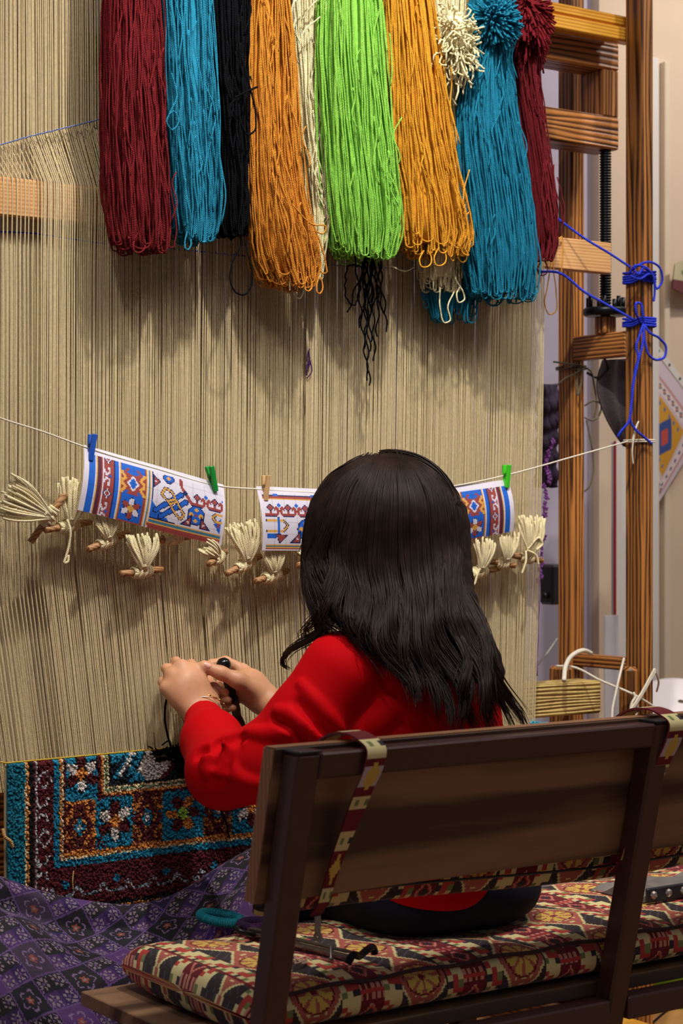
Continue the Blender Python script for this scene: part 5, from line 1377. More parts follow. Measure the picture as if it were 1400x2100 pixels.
# ---- kilim cushions
KC = dict(cream=S(222, 208, 150), maroon=S(112, 22, 32), red=S(186, 62, 56), green=S(120, 132, 78), slate=S(52, 46, 56), dark=S(50, 40, 42), salmon=S(176, 92, 78), gold=S(214, 180, 84), pink=S(206, 140, 118))
def kilim(u, v):
    u = np.asarray(u, float); v = np.asarray(v, float)
    c = np.zeros(u.shape + (3,)); p = 0.200
    x = np.mod(u, p); ku = np.floor(u / p)
    c[:] = KC['dark']
    # striped ground of the rhombus band
    st = np.mod(u * 0.9 + v, 0.020) < 0.0022
    c[st] = KC['slate'] * 2.2
    zz = (x >= 0.112)
    du = np.abs(x - 0.156); dv = np.abs(np.mod(v + 0.03, 0.15) - 0.075)
    q = np.round((du / 0.047 + dv / 0.075) * 9) / 9
    c[zz & (q < 1.06)] = KC['salmon']
    c[zz & (q >= 1.03) & (q < 1.12)] = KC['cream']
    ang = np.arctan2(dv, du); rr = np.hypot(du, dv)
    pet = zz & (rr > 0.007) & (rr < 0.034) & (np.mod(ang + 0.15, 0.785) > 0.25)
    c[pet] = KC['gold']
    c[zz & (rr < 0.0345) & (rr > 0.031)] = KC['maroon']
    c[zz & (rr < 0.005)] = KC['maroon']
    dots = zz & (rr > 0.036) & (np.mod(du, 0.014) < 0.005) & (np.mod(dv, 0.016) < 0.005) & (q < 0.85)
    c[dots] = KC['cream']
    # maroon band with diamonds
    mz = (x >= 0.034) & (x < 0.078)
    c[mz] = KC['maroon']
    kv = np.floor(v / 0.085); vv = np.mod(v, 0.085) - 0.0425
    d = np.abs(x - 0.056) / 0.017 + np.abs(vv + 0.004) / 0.024
    c[mz & (d < 1.0)] = KC['pink']; c[mz & (d < 0.80)] = KC['red']; c[mz & (d < 0.62)] = KC['slate'] * np.array([1.2, 0.6, 0.6])
    hk = mz & (np.abs(np.abs(vv) - 0.036) < 0.004) & (np.mod(x, 0.011) < 0.006)
    c[hk] = KC['pink']; c[mz & (np.abs(np.abs(vv) - 0.0405) < 0.0016)] = KC['red']
    # checker columns
    for a in (0.0, 0.078):
        ck = (x >= a) & (x < a + 0.034)
        ci = np.floor((x - a) / 0.0114).astype(int); cj = np.floor(v / 0.0105).astype(int)
        h = np.mod(ci * 7 + cj * 5 + (ci * cj) % 3 + ku.astype(int) * 3, 6)
        pal = np.stack([np.array(KC[k]) for k in ('cream', 'red', 'cream', 'green', 'cream', 'slate')])
        c[ck] = pal[h[ck]]
        c[ck & (np.abs(x - a) < 0.0016)] = KC['dark']
    return c
for k in KC: KC[k] = np.array(KC[k])
def cushion(name, label, x0, x1, ny, place, L, Hh, res=0.0034, wob=0.003, seed=0, shift=0.0, vshift=0.0, exp=5.0):
    """rounded slab: place(x, a, h) maps length x, depth a in [0,L], height h in [0,Hh] into the world"""
    rg = np.random.default_rng(seed)
    nx = int((x1 - x0) / res); X = np.linspace(x0, x1, nx)
    per = 2 * (L + Hh); ns = int(per / res)
    th = np.linspace(0, 2 * math.pi, ns * 4, endpoint=False)
    sa = np.sign(np.cos(th)) * np.abs(np.cos(th)) ** (2 / exp); sh = np.sign(np.sin(th)) * np.abs(np.sin(th)) ** (2 / (exp * 0.55))
    pa = np.stack([sa * L / 2, sh * Hh / 2], 1)
    seg = np.linalg.norm(np.diff(np.vstack([pa, pa[:1]]), axis=0), axis=1); cum = np.concatenate([[0], np.cumsum(seg)])
    q = np.linspace(0, cum[-1], ns + 1)[:-1]
    a = np.interp(q, cum, np.append(pa[:, 0], pa[0, 0])); h = np.interp(q, cum, np.append(pa[:, 1], pa[0, 1]))
    V = np.zeros((nx, ns, 3))
    for i, x in enumerate(X):
        e = min(x - x0, x1 - x); k = math.sqrt(max(0.02, 1 - max(0, 1 - e / 0.028) ** 2))
        ka = 1 - (1 - k) * 0.06
        w1 = wob * (np.sin(x * 21 + a * 9) + 0.6 * np.sin(x * 43 + 1.3 + a * 17)) * (h > 0)
        V[i] = place(x, L / 2 + a * ka, Hh / 2 + h * k + w1)
    F_ = grid_faces(nx, ns)
    idx = np.arange(nx * ns).reshape(nx, ns)
    wrap = np.stack([idx[:-1, -1], idx[1:, -1], idx[1:, 0], idx[:-1, 0]], -1)
    F_ = np.concatenate([F_, wrap])
    um = 0.5 * (X[:-1] + X[1:]); qm = q + (q[1] - q[0]) / 2
    U = np.repeat(um[:, None], ns - 1, 1).ravel(); Vq = np.tile(qm[:-1], nx - 1)
    U = np.concatenate([U, um]); Vq = np.concatenate([Vq, np.full(nx - 1, qm[-1])])
    cc = kilim(U + shift, Vq + vshift); em = (U < x0 + 0.026); cc[em] = kilim(Vq[em] + 0.02, U[em] * 1.5 + 0.01)      # boxing strip at the end
    bb = MB(); bb.add(V.reshape(-1, 3), F_, cq=cc)
    for i, s_ in ((0, 1), (nx - 1, -1)):
        cpt = V[i].mean(axis=0); n0 = bb.n
        T = [[j, (j + 1) % ns, ns] if s_ > 0 else [(j + 1) % ns, j, ns] for j in range(ns)]
        bb.add(np.vstack([V[i], cpt]), None, T, ct=kilim(q + 0.02, np.full(ns, 0.03)))
    return bb, V
sit = lambda x: 0.014 * math.exp(-((x - 1.99) / 0.17) ** 2)
def place_seat(x, a, h):
    y = -0.745 + a
    z = 0.4235 + h
    dip = sit(x) * np.exp(-((y + 0.52) / 0.12) ** 2) * (h / 0.075)
    return np.stack([np.full_like(a, x), y, z - dip], -1)
bb, V = cushion('seat_cushion', '', 1.468, 2.92, 0, place_seat, 0.415, 0.076, seed=1, shift=0.176, vshift=0.07)
cu = thing('seat_cushion', 'long kilim-patterned seat cushion lying on the bench', 'cushion', (2.1, -0.54, 0.4235))
bb.build('cover', M['fabric_print'], cu, True, True)
bb = MB(); xs = np.linspace(1.475, 2.915, 160)
bb.tube(np.stack([xs, np.full(160, -0.738), 0.4235 + 0.067 + 0.002 * np.sin(xs * 40)], 1), 0.0034, 7)
bb.build('piping', mat_plain('dark_piping', S(58, 34, 40), 0.8, 0, 0.3, 120), cu)
def place_back(x, a, h):
    z = 0.598 + a + 0.010 * np.sin(x * 5.0) * (1 - a / 0.25)
    return np.stack([np.full_like(a, x), LY(z) + HB + 0.031 + h, z], -1)
bb, V = cushion('back_cushion', '', 1.475, 2.92, 0, place_back, 0.250, 0.050, seed=2, shift=0.079)
bc = thing('back_cushion', 'kilim-patterned back cushion strapped to the bench panel', 'cushion', (2.1, -0.75, 0.60))
bb.build('cover', M['fabric_print'], bc, True, True)
# straps over the top rail
def strap(pts, wid, shift, parent=bc):
    n = 90; p = spline(pts, n); wd = np.interp(np.linspace(0, 1, n), np.linspace(0, 1, len(wid)), wid)
    L = np.concatenate([[0], np.cumsum(np.linalg.norm(np.diff(p, axis=0), axis=1))])
    m = 10; s_ = np.linspace(-0.5, 0.5, m)
    V = p[:, None, :] + s_[None, :, None] * wd[:, None, None] * np.array([1.0, 0, 0])
    tn = np.gradient(p, axis=0); nr = np.cross(tn, [1.0, 0, 0]); nr /= np.linalg.norm(nr, axis=1, keepdims=True)
    Vb = V + nr[:, None, :] * 0.003
    f = grid_faces(n, m)
    U, W = np.meshgrid(s_[:-1] * 0.036 + 0.146 + shift, L[:-1], indexing='xy')
    cc = kilim_strap(U.ravel() - 0.146 - shift, W.ravel())
    bb = MB(); bb.add(V.reshape(-1, 3), f, cq=cc); bb.add(Vb.reshape(-1, 3), f[:, ::-1], cq=cc)
    r1 = np.concatenate([V[:, 0], V[::-1, -1]]); r2 = np.concatenate([Vb[:, 0], Vb[::-1, -1]]); k = len(r1)
    bb.add(np.concatenate([r1, r2]), [[i, (i + 1) % k, k + (i + 1) % k, k + i] for i in range(k)], cq=KC['maroon'])
    return bb.build('strap', M['fabric_print'], parent, True, True)
def kilim_strap(x, w):
    c = np.tile(KC['maroon'], (len(x), 1))
    seg = np.mod(w, 0.155)
    chk = (seg > 0.035) & (seg < 0.066) | (seg > 0.128) & (seg < 0.150)
    ci = np.floor((x + 0.02) / 0.009).astype(int); cj = np.floor(seg / 0.011).astype(int)
    pal = np.stack([KC['cream'], KC['red'], KC['cream'], KC['green'], KC['cream'], KC['slate']])
    c[chk] = pal[np.mod(ci * 3 + cj * 2 + ci * cj, 6)][chk]
    c[(w > 0.235) & (w < 0.268)] = S(196, 180, 190)
    d = np.abs(x) / 0.015 + np.abs(seg - 0.096) / 0.026
    g = (d < 1) & (np.mod(np.floor((x + seg) / 0.004) + np.floor((x - seg) / 0.004), 2) < 1)
    c[(d < 1)] = KC['dark']; c[g] = KC['gold']
    return c
def strap_set(px, par):
    xt = P(px, 1545, LY(0.862) - HB)[0]
    s = strap([(xt - 0.004, LY(0.80) + HB + 0.086, 0.78), (xt - 0.002, LY(0.85) + HB + 0.085, 0.845), (xt, LY(0.87) + HB + 0.03, 0.878), (xt + 0.002, LY(0.868) - 0.006, 0.872), (xt + 0.004, LY(0.862) - HB - 0.004, 0.862), (xt + 0.003, LY(0.84) - HB - 0.005, 0.838),
               (xt - 0.004, LY(0.80) - HB - 0.001, 0.805), (xt - 0.008, LY(0.76) - 0.010, 0.765), (xt - 0.014, LY(0.72) + 0.002, 0.72), (xt - 0.022, LY(0.67) + 0.008, 0.672), (xt - 0.029, LY(0.63) + 0.010, 0.632), (xt - 0.032, LY(0.61) + 0.02, 0.612)],
              [0.032, 0.034, 0.034, 0.034, 0.033, 0.030, 0.024, 0.020, 0.018], 0)
    return xt, s
xt, s1 = strap_set(762, bc)
# zipper pull below the strap
c = np.array([xt - 0.032, float(LY(0.60)) + 0.010, 0.612]); bb = MB()
bb.box(-0.0055, 0.0055, -0.001, 0.001, -0.030, 0.0, 0.0008, M=lambda V: V + c); bb.lathe([(0.002, -0.002), (0.007, -0.002), (0.007, 0.002), (0.002, 0.002), (0.002, -0.002)], c + np.array([0, 0, -0.031]), (0, 1, 0), 16)
n = bb.build('zip_pull', mat_plain('zinc', S(150, 144, 138), 0.35, 0.9, 0.1, 60), bc, False)
xt2, s2 = strap_set(1378, bc)
# zip running along the lower back edge of the back cushion
bb = MB(); xs = np.linspace(1.50, 2.90, 120); zz = 0.640 + 0.010 * np.sin(xs * 5.0)
bb.tube(np.stack([xs, LY(zz) + HB + 0.0275, zz - 0.014], 1), 0.0022, 6); bb.build('zip', M['black_plastic'], bc)

# ---- shears lying on the cushion
zs_ = 0.5035
sh = thing('rug_shears', 'carpet shears with teal and purple wrapped handles lying on the cushion', 'shears', PZ(600, 1935, zs_))
steel = mat_plain('dark_steel', S(120, 112, 106), 0.3, 0.9, 0.1, 60)
def strip(name, a, c, w_, th, mat, par):
    d = c - a; L = np.linalg.norm(d); d /= L; sd = np.cross([0, 0, 1.0], d); sd /= np.linalg.norm(sd)
    V = []
    for e in (0, 1):
        for s_ in (-1, 1):
            for h in (0, 1):
                V.append(a + d * L * e + sd * s_ * w_[e] / 2 + np.array([0, 0, th * h]))
    bb = MB(); bb.add(V, [[0, 1, 3, 2], [4, 6, 7, 5], [0, 4, 5, 1], [2, 3, 7, 6], [0, 2, 6, 4], [1, 5, 7, 3]]); return bb.build(name, mat, par, False)
strip('blade', PZ(505, 1912, zs_), PZ(718, 1966, zs_), (0.014, 0.020), 0.003, steel, sh)
strip('blade', PZ(512, 1905, zs_ + 0.004), PZ(715, 1954, zs_ + 0.004), (0.012, 0.010), 0.003, steel, sh)
def oval(c, ax, ay, r, mat, nm, seed):
    rg = np.random.default_rng(seed); m = 120; a = np.linspace(0, 2 * math.pi, m)
    q = c + np.cos(a)[:, None] * ax + np.sin(a)[:, None] * ay
    bb = MB(); bb.tube(q, r * (0.92 + 0.16 * rg.uniform(size=m)), 9, False); 
    tn = np.gradient(q, axis=0); tn /= np.linalg.norm(tn, axis=1, keepdims=True)
    up = np.array([0, 0, 1.0]); sd = np.cross(tn, up)
    s_ = np.linspace(0, 1, 700); i = (s_ * (m - 1)).astype(int); ph = s_ * 2 * math.pi * 58
    h = q[i] + (r * 1.02) * (np.cos(ph)[:, None] * sd[i] + np.sin(ph)[:, None] * up)
    bb.tube(h, 0.0011, 5); return bb.build(nm, mat, sh)
c0 = PZ(452, 1882, 0.507); R_ = np.array([CS, -SN, 0]); Fw = np.array([SN, CS, 0])
oval(c0, R_ * 0.036 - Fw * 0.03, Fw * 0.030 + R_ * 0.004, 0.0072, mat_yarn('teal_wrap', S(40, 150, 170)), 'handle', 1)
c1 = PZ(520, 1896, 0.507)
oval(c1, R_ * 0.022, Fw * 0.026, 0.0072, mat_yarn('purple_wrap', S(70, 42, 84)), 'handle', 2)
bb = MB(); bb.tube(spline([PZ(493, 1900, 0.506), PZ(497, 1912, 0.514), PZ(508, 1916, 0.51), PZ(520, 1915, 0.506)], 16), 0.0045, 8); bb.build('shank', M['black_metal'], sh)
bb = MB(); b0 = PZ(678, 1972, zs_); bb.lathe([(0.0005, 0), (0.005, 0), (0.005, 0.004), (0.0022, 0.005), (0.0022, 0.022), (0.0005, 0.0225)], b0 + [0, 0, 0.002], (0, 0, 1), 10); bb.build('gauge_screw', steel, sh)
bb = MB(); bb.tube(spline([PZ(712, 1976, zs_ + 0.006), PZ(720, 1962, zs_ + 0.016), PZ(738, 1960, zs_ + 0.010), PZ(750, 1950, zs_ + 0.014), PZ(766, 1946, zs_ + 0.012), PZ(768, 1956, zs_ + 0.004)], 30), 0.0062, 8); bb.build('clamp', M['black_metal'], sh)
bb = MB(); rg = np.random.default_rng(4)
for k in range(4):
    q = [PZ(585 + rg.uniform(-8, 8) + 12 * j, 1968 + rg.uniform(-9, 9), zs_ + 0.001 + 0.002 * k) for j in range(5)]
    bb.tube(spline(q, 40), 0.0014, 5)
nd = bb.build('thread_tangle', mat_yarn('pink_thread', S(214, 168, 150)), loc=PZ(600, 1968, zs_)); tag(nd, 'tangle of pale pink thread on the cushion by the bench post', 'thread')
# studded belt and grey cloth at the right end of the seat
t = thing('studded_belt', 'black belt with round glass studs lying on the seat at the right edge', 'belt', P(1365, 1850, -0.56))
a = PZ(1328, 1852, 0.503); a[1] = a[1]; e = a + np.array([0.24, 0.0, 0]); bb = MB()
bb.box(a[0], e[0], a[1], a[1] + 0.008, 0.502, 0.528, 0.002); bb.build('strap', M['black_plastic'], t, False)
for k in range(6):
    bb = MB(); bb.lathe([(0.0001, 0.005), (0.005, 0.0045), (0.0075, 0.002), (0.008, 0.0)], (a[0] + 0.014 + 0.037 * k, a[1], 0.5155), (0, -1, 0), 8); bb.build('stud', mat_plain('glass_stud', S(190, 180, 170), 0.15, 0.7, 0.2, 200), t, False)
bb = MB(); nu, nv = 24, 16
xs = np.linspace(a[0] + 0.004, a[0] + 0.26, nu); ys = np.linspace(a[1] + 0.014, a[1] + 0.16, nv)
V = np.array([[[x, y, 0.503 + 0.020 * math.exp(-((y - ys[4]) / 0.05) ** 2) + 0.006 * math.sin(x * 60 + y * 40)] for y in ys] for x in xs])
Vb = V.copy(); Vb[..., 2] = 0.5005
bb.add(V.reshape(-1, 3), grid_faces(nu, nv)); ra = ring(V); rb_ = ring(Vb); n = len(ra)
bb.add(np.concatenate([ra, rb_]), [[i, (i + 1) % n, n + (i + 1) % n, n + i] for i in range(n)])
nd = bb.build('folded_cloth', mat_plain('grey_brown_cloth', S(120, 112, 108), 0.8, 0, 0.2, 30, 0.2), loc=V.mean(axis=(0, 1))); tag(nd, 'grey folded cloth behind the studded belt', 'cloth')
# ================================================================== PURPLE CLOTH OVER LAP AND LOWER BEAM
def shawl_pat(u, v):
    """diamonds turned 45 degrees; u, v in metres"""
    a = (u + v) / 0.084; b_ = (u - v) / 0.084
    ia, ib = np.floor(a).astype(int), np.floor(b_).astype(int)
    fa, fb = a - ia - 0.5, b_ - ib - 0.5
    h = np.mod(ia * 3 + ib * 5 + ia * ib, 7)
    pal = np.array([S(24, 20, 34), S(92, 44, 150), S(34, 36, 52), S(128, 82, 160), S(52, 24, 96), S(96, 80, 104), S(40, 34, 46)])
    c = pal[h].copy()
    lil = np.array(S(190, 170, 204)); crm = np.array(S(206, 198, 190)); org = np.array(S(212, 120, 84)); lav = np.array(S(150, 120, 180)); drk = np.array(S(22, 18, 30))
    split = np.mod(ia + ib, 2) == 1
    r = np.hypot(fa, fb); t = np.arctan2(fb, fa)
    big = ~split
    R = 0.27 + 0.055 * np.cos(5 * t)
    c[big & (np.abs(r - R) < 0.028) & (np.cos(5 * t) > -0.75)] = lil
    c[big & (r < 0.11 + 0.03 * np.cos(5 * t))] = org; c[big & (r < 0.04)] = crm
    # quartered diamonds with four small flowers
    ga, gb = np.mod(fa + 0.5, 0.5) - 0.25, np.mod(fb + 0.5, 0.5) - 0.25
    qa = (fa > 0).astype(int) + 2 * (fb > 0).astype(int)
    qc = np.array([S(40, 34, 46), S(104, 64, 140), S(34, 30, 44), S(70, 36, 118)])
    c[split] = qc[qa][split]
    r2 = np.hypot(ga, gb); t2 = np.arctan2(gb, ga)
    c[split & (np.abs(r2 - 0.13) < 0.045) & (np.cos(6 * t2) > -0.2)] = crm
    c[split & (r2 < 0.05)] = lav
    edge = np.maximum(np.abs(fa), np.abs(fb))
    c[(edge > 0.475)] = lav
    c[(edge > 0.40) & (edge < 0.44) & split & (np.mod((fa + fb) * 14, 1) < 0.5)] = lil
    return c * np.array([0.38, 0.31, 0.40])
def build_shawl():
    nu, nv = 330, 250
    Yr = -0.045
    bp = [P(-220, 1760, Yr), P(-60, 1778, Yr), P(-10, 1795, Yr), P(60, 1820, Yr), P(160, 1842, Yr), P(260, 1848, Yr), P(350, 1822, Yr), P(420, 1778, Yr), P(480, 1742, Yr), P(535, 1716, Yr), P(600, 1704, Yr), P(680, 1700, Yr)]
    q = spline(bp, nu)
    X = q[:, 0]; Zb = q[:, 2]
    lap = 1 / (1 + np.exp(-(X - 1.66) / 0.045))             # 0 left of the knees, 1 on the lap
    V = np.zeros((nu, nv, 3)); b = np.linspace(0, 1, nv)
    for i in range(nu):
        x = X[i]; zb = Zb[i]; w_ = lap[i]
        yr = np.array([0.0, 0.05, 0.10, 0.16, 0.24, 0.34, 0.46, 0.60, 0.74, 0.86, 1.0])
        yl = -0.045 + np.array([0.004, -0.012, -0.034, -0.052, -0.054, -0.085, -0.130, -0.190, -0.225, -0.235, -0.24])
        zl = np.array([-0.060, -0.006, 0.004, -0.010, -0.050, -0.058, -0.078, -0.125, -0.190, -0.290, -0.42])
        y2 = -0.045 + np.array([0.000, -0.012, -0.035, -0.058, -0.085, -0.120, -0.165, -0.215, -0.240, -0.246, -0.25])
        z2 = np.array([-0.10, -0.008, 0.000, -0.002, -0.010, -0.016, -0.020, -0.030, -0.070, -0.20, -0.36])
        yy = np.interp(b, yr, yl * (1 - w_) + y2 * w_); zz = np.interp(b, yr, zl * (1 - w_) + z2 * w_)
        g = np.clip((b - 0.2) / 0.3, 0, 1)
        amp = 0.011 * g
        fold = np.sin(x * 30 + b * 9.0 + 0.6) * 0.7 + np.sin(x * 17 - b * 12.0 + 2.0)
        zz = zz + amp * fold * (b < 2) * (1 - np.clip((b - 0.6) / 0.2, 0, 1) * 0.6)
        yy = yy - amp * 0.9 * np.sin(x * 34 + b * 4) * np.clip((b - 0.5) / 0.2, 0, 1)
        V[i, :, 0] = x + 0.006 * np.sin(b * 8 + x * 10) * g; V[i, :, 1] = yy; V[i, :, 2] = zb + zz
    k = np.ones(9) / 9.0                                      # soften the profile corners
    for d in (1, 2):
        Vp = np.pad(V[..., d], ((0, 0), (4, 4)), mode='edge'); V[..., d] = np.stack([np.convolve(Vp[i], k, 'valid') for i in range(nu)])
    L = np.concatenate([np.zeros((nu, 1)), np.cumsum(np.linalg.norm(np.diff(V, axis=1), axis=2), axis=1)], axis=1)
    um = 0.5 * (X[:-1] + X[1:]); Lm = 0.25 * (L[:-1, :-1] + L[1:, :-1] + L[:-1, 1:] + L[1:, 1:])
    cc = shawl_pat(np.repeat(um[:, None], nv - 1, 1) + 0.35 * Lm, Lm - 0.2 * um[:, None])
    f = grid_faces(nu, nv)
    # thickness
    n = np.cross(np.gradient(V, axis=0), np.gradient(V, axis=1)); n /= np.maximum(np.linalg.norm(n, axis=2, keepdims=True), 1e-9)
    if n[nu // 2, nv // 2, 2] > 0: n = -n
    Vb = V + n * 0.0025
    bb = MB(); bb.add(V.reshape(-1, 3), f, cq=cc.reshape(-1, 3)); bb.add(Vb.reshape(-1, 3), f[:, ::-1], cq=cc.reshape(-1, 3))
    ra, rb_ = ring(V), ring(Vb); m = len(ra)
    bb.add(np.concatenate([ra, rb_]), [[i, (i + 1) % m, m + (i + 1) % m, m + i] for i in range(m)], cq=np.array(S(60, 40, 90)))
    nd = bb.build('patterned_cloth', M['shawl_print'], None, True, True, loc=(1.6, -0.15, 0.5))
    tag(nd, 'purple cloth printed with flower diamonds draped over lap and under the carpet', 'cloth')
build_shawl()

# ================================================================== THE WEAVER
wv = thing('person', 'seated person with long dark hair in a red jumper knotting the carpet', 'person', (1.99, -0.50, 0.0))
SL = np.array([1.815, -0.465, 0.930]); SR = np.array([2.108, -0.440, 0.888])
EL = PT(458, 1582, 3.205); WLs = P(417, 1464, -0.115)
ER = np.array([2.085, -0.25, 0.725]); WRs = P(562, 1450, -0.135)
AM1 = PT(632, 1480, 3.175); AM2 = PT(552, 1562, 3.180)
H = np.array([1.978, -0.355, 1.165])
RH = frame((-0.22, 0.93, -0.30), (0, 0, 1))
hp = lambda x, y, z: H + RH @ np.array([x, y, z])
PEL = np.array([1.985, -0.50, 0.585])
KL = np.array([1.885, -0.145, 0.495]); KR = np.array([2.065, -0.145, 0.495])
FL = np.array([1.87, -0.20, 0.06]); FR = np.array([2.07, -0.20, 0.06])

def build_body():
    s = SDF((1.50, -0.72, 0.0), (2.32, 0.01, 1.32), 0.0030)
    # head and face
    s.ell(hp(0, -0.012, 0.025), (0.074, 0.092, 0.088), RH, 0.01)
    s.ell(hp(0, 0.030, -0.045), (0.056, 0.058, 0.070), RH, 0.03)
    s.cap(hp(0, 0.082, -0.008), hp(0, 0.106, -0.040), 0.007, 0.011, 0.012)
    s.ell(hp(0, 0.066, -0.098), (0.022, 0.018, 0.016), RH, 0.02)
    for sx in (-1, 1):
        s.ell(hp(sx * 0.030, 0.088, -0.004), (0.014, 0.012, 0.010), RH, 0.012, True)
        s.ell(hp(sx * 0.074, -0.012, -0.012), (0.009, 0.018, 0.030), RH, 0.008)
        s.cap(hp(sx * 0.014, 0.086, 0.014), hp(sx * 0.044, 0.078, 0.016), 0.006, 0.005, 0.008)
    s.cap(hp(-0.018, 0.086, -0.066), hp(0.018, 0.086, -0.066), 0.0055, 0.0055, 0.006)
    s.cap(hp(-0.015, 0.084, -0.077), hp(0.015, 0.084, -0.077), 0.006, 0.006, 0.006)
    # neck, trunk (under the clothes), legs
    s.chain([hp(0, -0.03, -0.05), (1.98, -0.425, 1.02), (1.98, -0.445, 0.95)], [0.050, 0.048, 0.055], 0.02)
    s.chain([(1.98, -0.455, 0.92), (1.98, -0.47, 0.80), (1.985, -0.485, 0.66), PEL], [0.070, 0.090, 0.085, 0.09], 0.03)
    s.cap(SL + [0.02, 0, 0], SR - [0.02, 0, 0], 0.045, 0.045, 0.03)
    for hx, kn, ft in ((1.915, KL, FL), (2.055, KR, FR)):
        s.chain([(hx, -0.46, 0.565), kn + [0, -0.02, -0.01], ft + [0, 0.0, 0.03]], [0.055, 0.040, 0.028], 0.02)
        s.cap(ft + [0, -0.02, -0.025], ft + [0, 0.11, -0.035], 0.030, 0.024, 0.02)
    # arms
    s.chain([SL, AM1, AM2, EL, WLs], [0.042, 0.040, 0.038, 0.034, 0.022], 0.012)
    s.chain([SR, ER, WRs], [0.042, 0.036, 0.0245], 0.012)
    # ---- left hand, back of the hand towards the camera
    mc = {'i': P(399, 1374, -0.078), 'm': P(372, 1367, -0.074), 'r': P(351, 1384, -0.070), 'p': P(341, 1412, -0.074)}
    pi_ = {'i': P(392, 1362, -0.042), 'm': P(361, 1357, -0.036), 'r': P(341, 1371, -0.034), 'p': P(334, 1398, -0.044)}
    tp = {'i': P(400, 1390, -0.012), 'm': P(369, 1387, -0.010), 'r': P(352, 1398, -0.010), 'p': P(346, 1420, -0.018)}
    wr = {'i': P(428, 1452, -0.108), 'm': P(418, 1450, -0.110), 'r': P(406, 1454, -0.110), 'p': P(396, 1462, -0.112)}
    rr = {'i': 0.0125, 'm': 0.0130, 'r': 0.0125, 'p': 0.0120}
    for k in 'imrp':
        s.cap(wr[k], mc[k], 0.0185, rr[k], 0.018)
        s.cap(mc[k], pi_[k], rr[k] * 0.86, 0.0092, 0.007)
        mid = 0.5 * (pi_[k] + tp[k]) + np.array([0, 0.004, 0])
        s.cap(pi_[k], mid, 0.0092, 0.0082, 0.004); s.cap(mid, tp[k], 0.0082, 0.0066, 0.004)
    s.ell(P(388, 1418, -0.092), (0.034, 0.020, 0.036), None, 0.02)
    s.cap(P(430, 1446, -0.10), P(436, 1412, -0.075), 0.017, 0.013, 0.014); s.cap(P(436, 1412, -0.075), P(424, 1388, -0.045), 0.012, 0.010, 0.006); s.cap(P(424, 1388, -0.045), P(410, 1388, -0.016), 0.0098, 0.0075, 0.004)
    # ---- right hand, thumb towards the camera
    s.cap(WRs, P(516, 1410, -0.098), 0.0245, 0.026, 0.02)
    s.cap(P(540, 1425, -0.11), P(498, 1378, -0.068), 0.020, 0.015, 0.018)
    s.cap(P(530, 1440, -0.10), P(492, 1418, -0.064), 0.020, 0.015, 0.018)
    s.ell(P(512, 1404, -0.095), (0.028, 0.022, 0.026), None, 0.018)
    s.chain([P(526, 1418, -0.118), P(488, 1395, -0.116), P(452, 1380, -0.104), P(418, 1366, -0.090)], [0.0185, 0.0150, 0.0118, 0.0092], 0.010)
    s.ell(P(421, 1366, -0.091), (0.011, 0.010, 0.0095), None, 0.006)
    s.chain([P(498, 1374, -0.066), P(462, 1356, -0.052), P(434, 1362, -0.046), P(420, 1378, -0.050)], [0.0115, 0.0095, 0.0085, 0.0072], 0.006)
    s.chain([P(494, 1392, -0.060), P(452, 1404, -0.048), P(444, 1416, -0.074), P(462, 1420, -0.096)], [0.0112, 0.0098, 0.0090, 0.0076], 0.005)
    s.chain([P(494, 1410, -0.060), P(456, 1426, -0.052), P(450, 1434, -0.078), P(468, 1436, -0.098)], [0.0108, 0.0094, 0.0086, 0.0074], 0.005)
    s.chain([P(500, 1426, -0.066), P(466, 1446, -0.060), P(464, 1452, -0.084), P(478, 1452, -0.100)], [0.0100, 0.0086, 0.0078, 0.0068], 0.005)
    return s.mesh(1)
M['skin'] = mat_plain('skin', S(204, 148, 112), 0.5, 0, 0.06, 60, 0.06, 0.4)
pb = M['skin'].node_tree.nodes['Principled BSDF']
pb.inputs['Subsurface Weight'].default_value = 0.12; pb.inputs['Subsurface Radius'].default_value = (0.012, 0.005, 0.003); pb.inputs['Subsurface Scale'].default_value = 0.5
V, Q = build_body(); bb = MB(); bb.add(V, Q); body = bb.build('body', M['skin'], wv)
for sx in (-1, 1):
    bb = MB(); a = np.linspace(0, math.pi, 12); c = hp(sx * 0.030, 0.078, -0.004)
    bb.lathe([(max(0.0002, 0.0115 * math.sin(q)), -0.0115 * math.cos(q)) for q in a], c, RH[:, 1], 18)
    e = bb.build('eye', mat_plain('eye_white', S(226, 220, 214), 0.25, 0, 0.02, 20), wv)
    bb = MB(); bb.lathe([(0.0002, 0.0122), (0.0035, 0.0119), (0.0052, 0.0108)], c, RH[:, 1], 16); bb.build('iris', mat_plain('brown_iris', S(60, 36, 22), 0.2, 0, 0.1, 20), e)
bb = MB(); bb.tube(spline([hp(-0.019, 0.0885, -0.068), hp(-0.006, 0.0935, -0.066), hp(0.006, 0.0935, -0.066), hp(0.019, 0.0885, -0.068)], 16), [0.001] + [0.0045] * 14 + [0.001], 8); bb.build('lips', mat_plain('lips', S(186, 92, 84), 0.4, 0, 0.05, 40), wv)
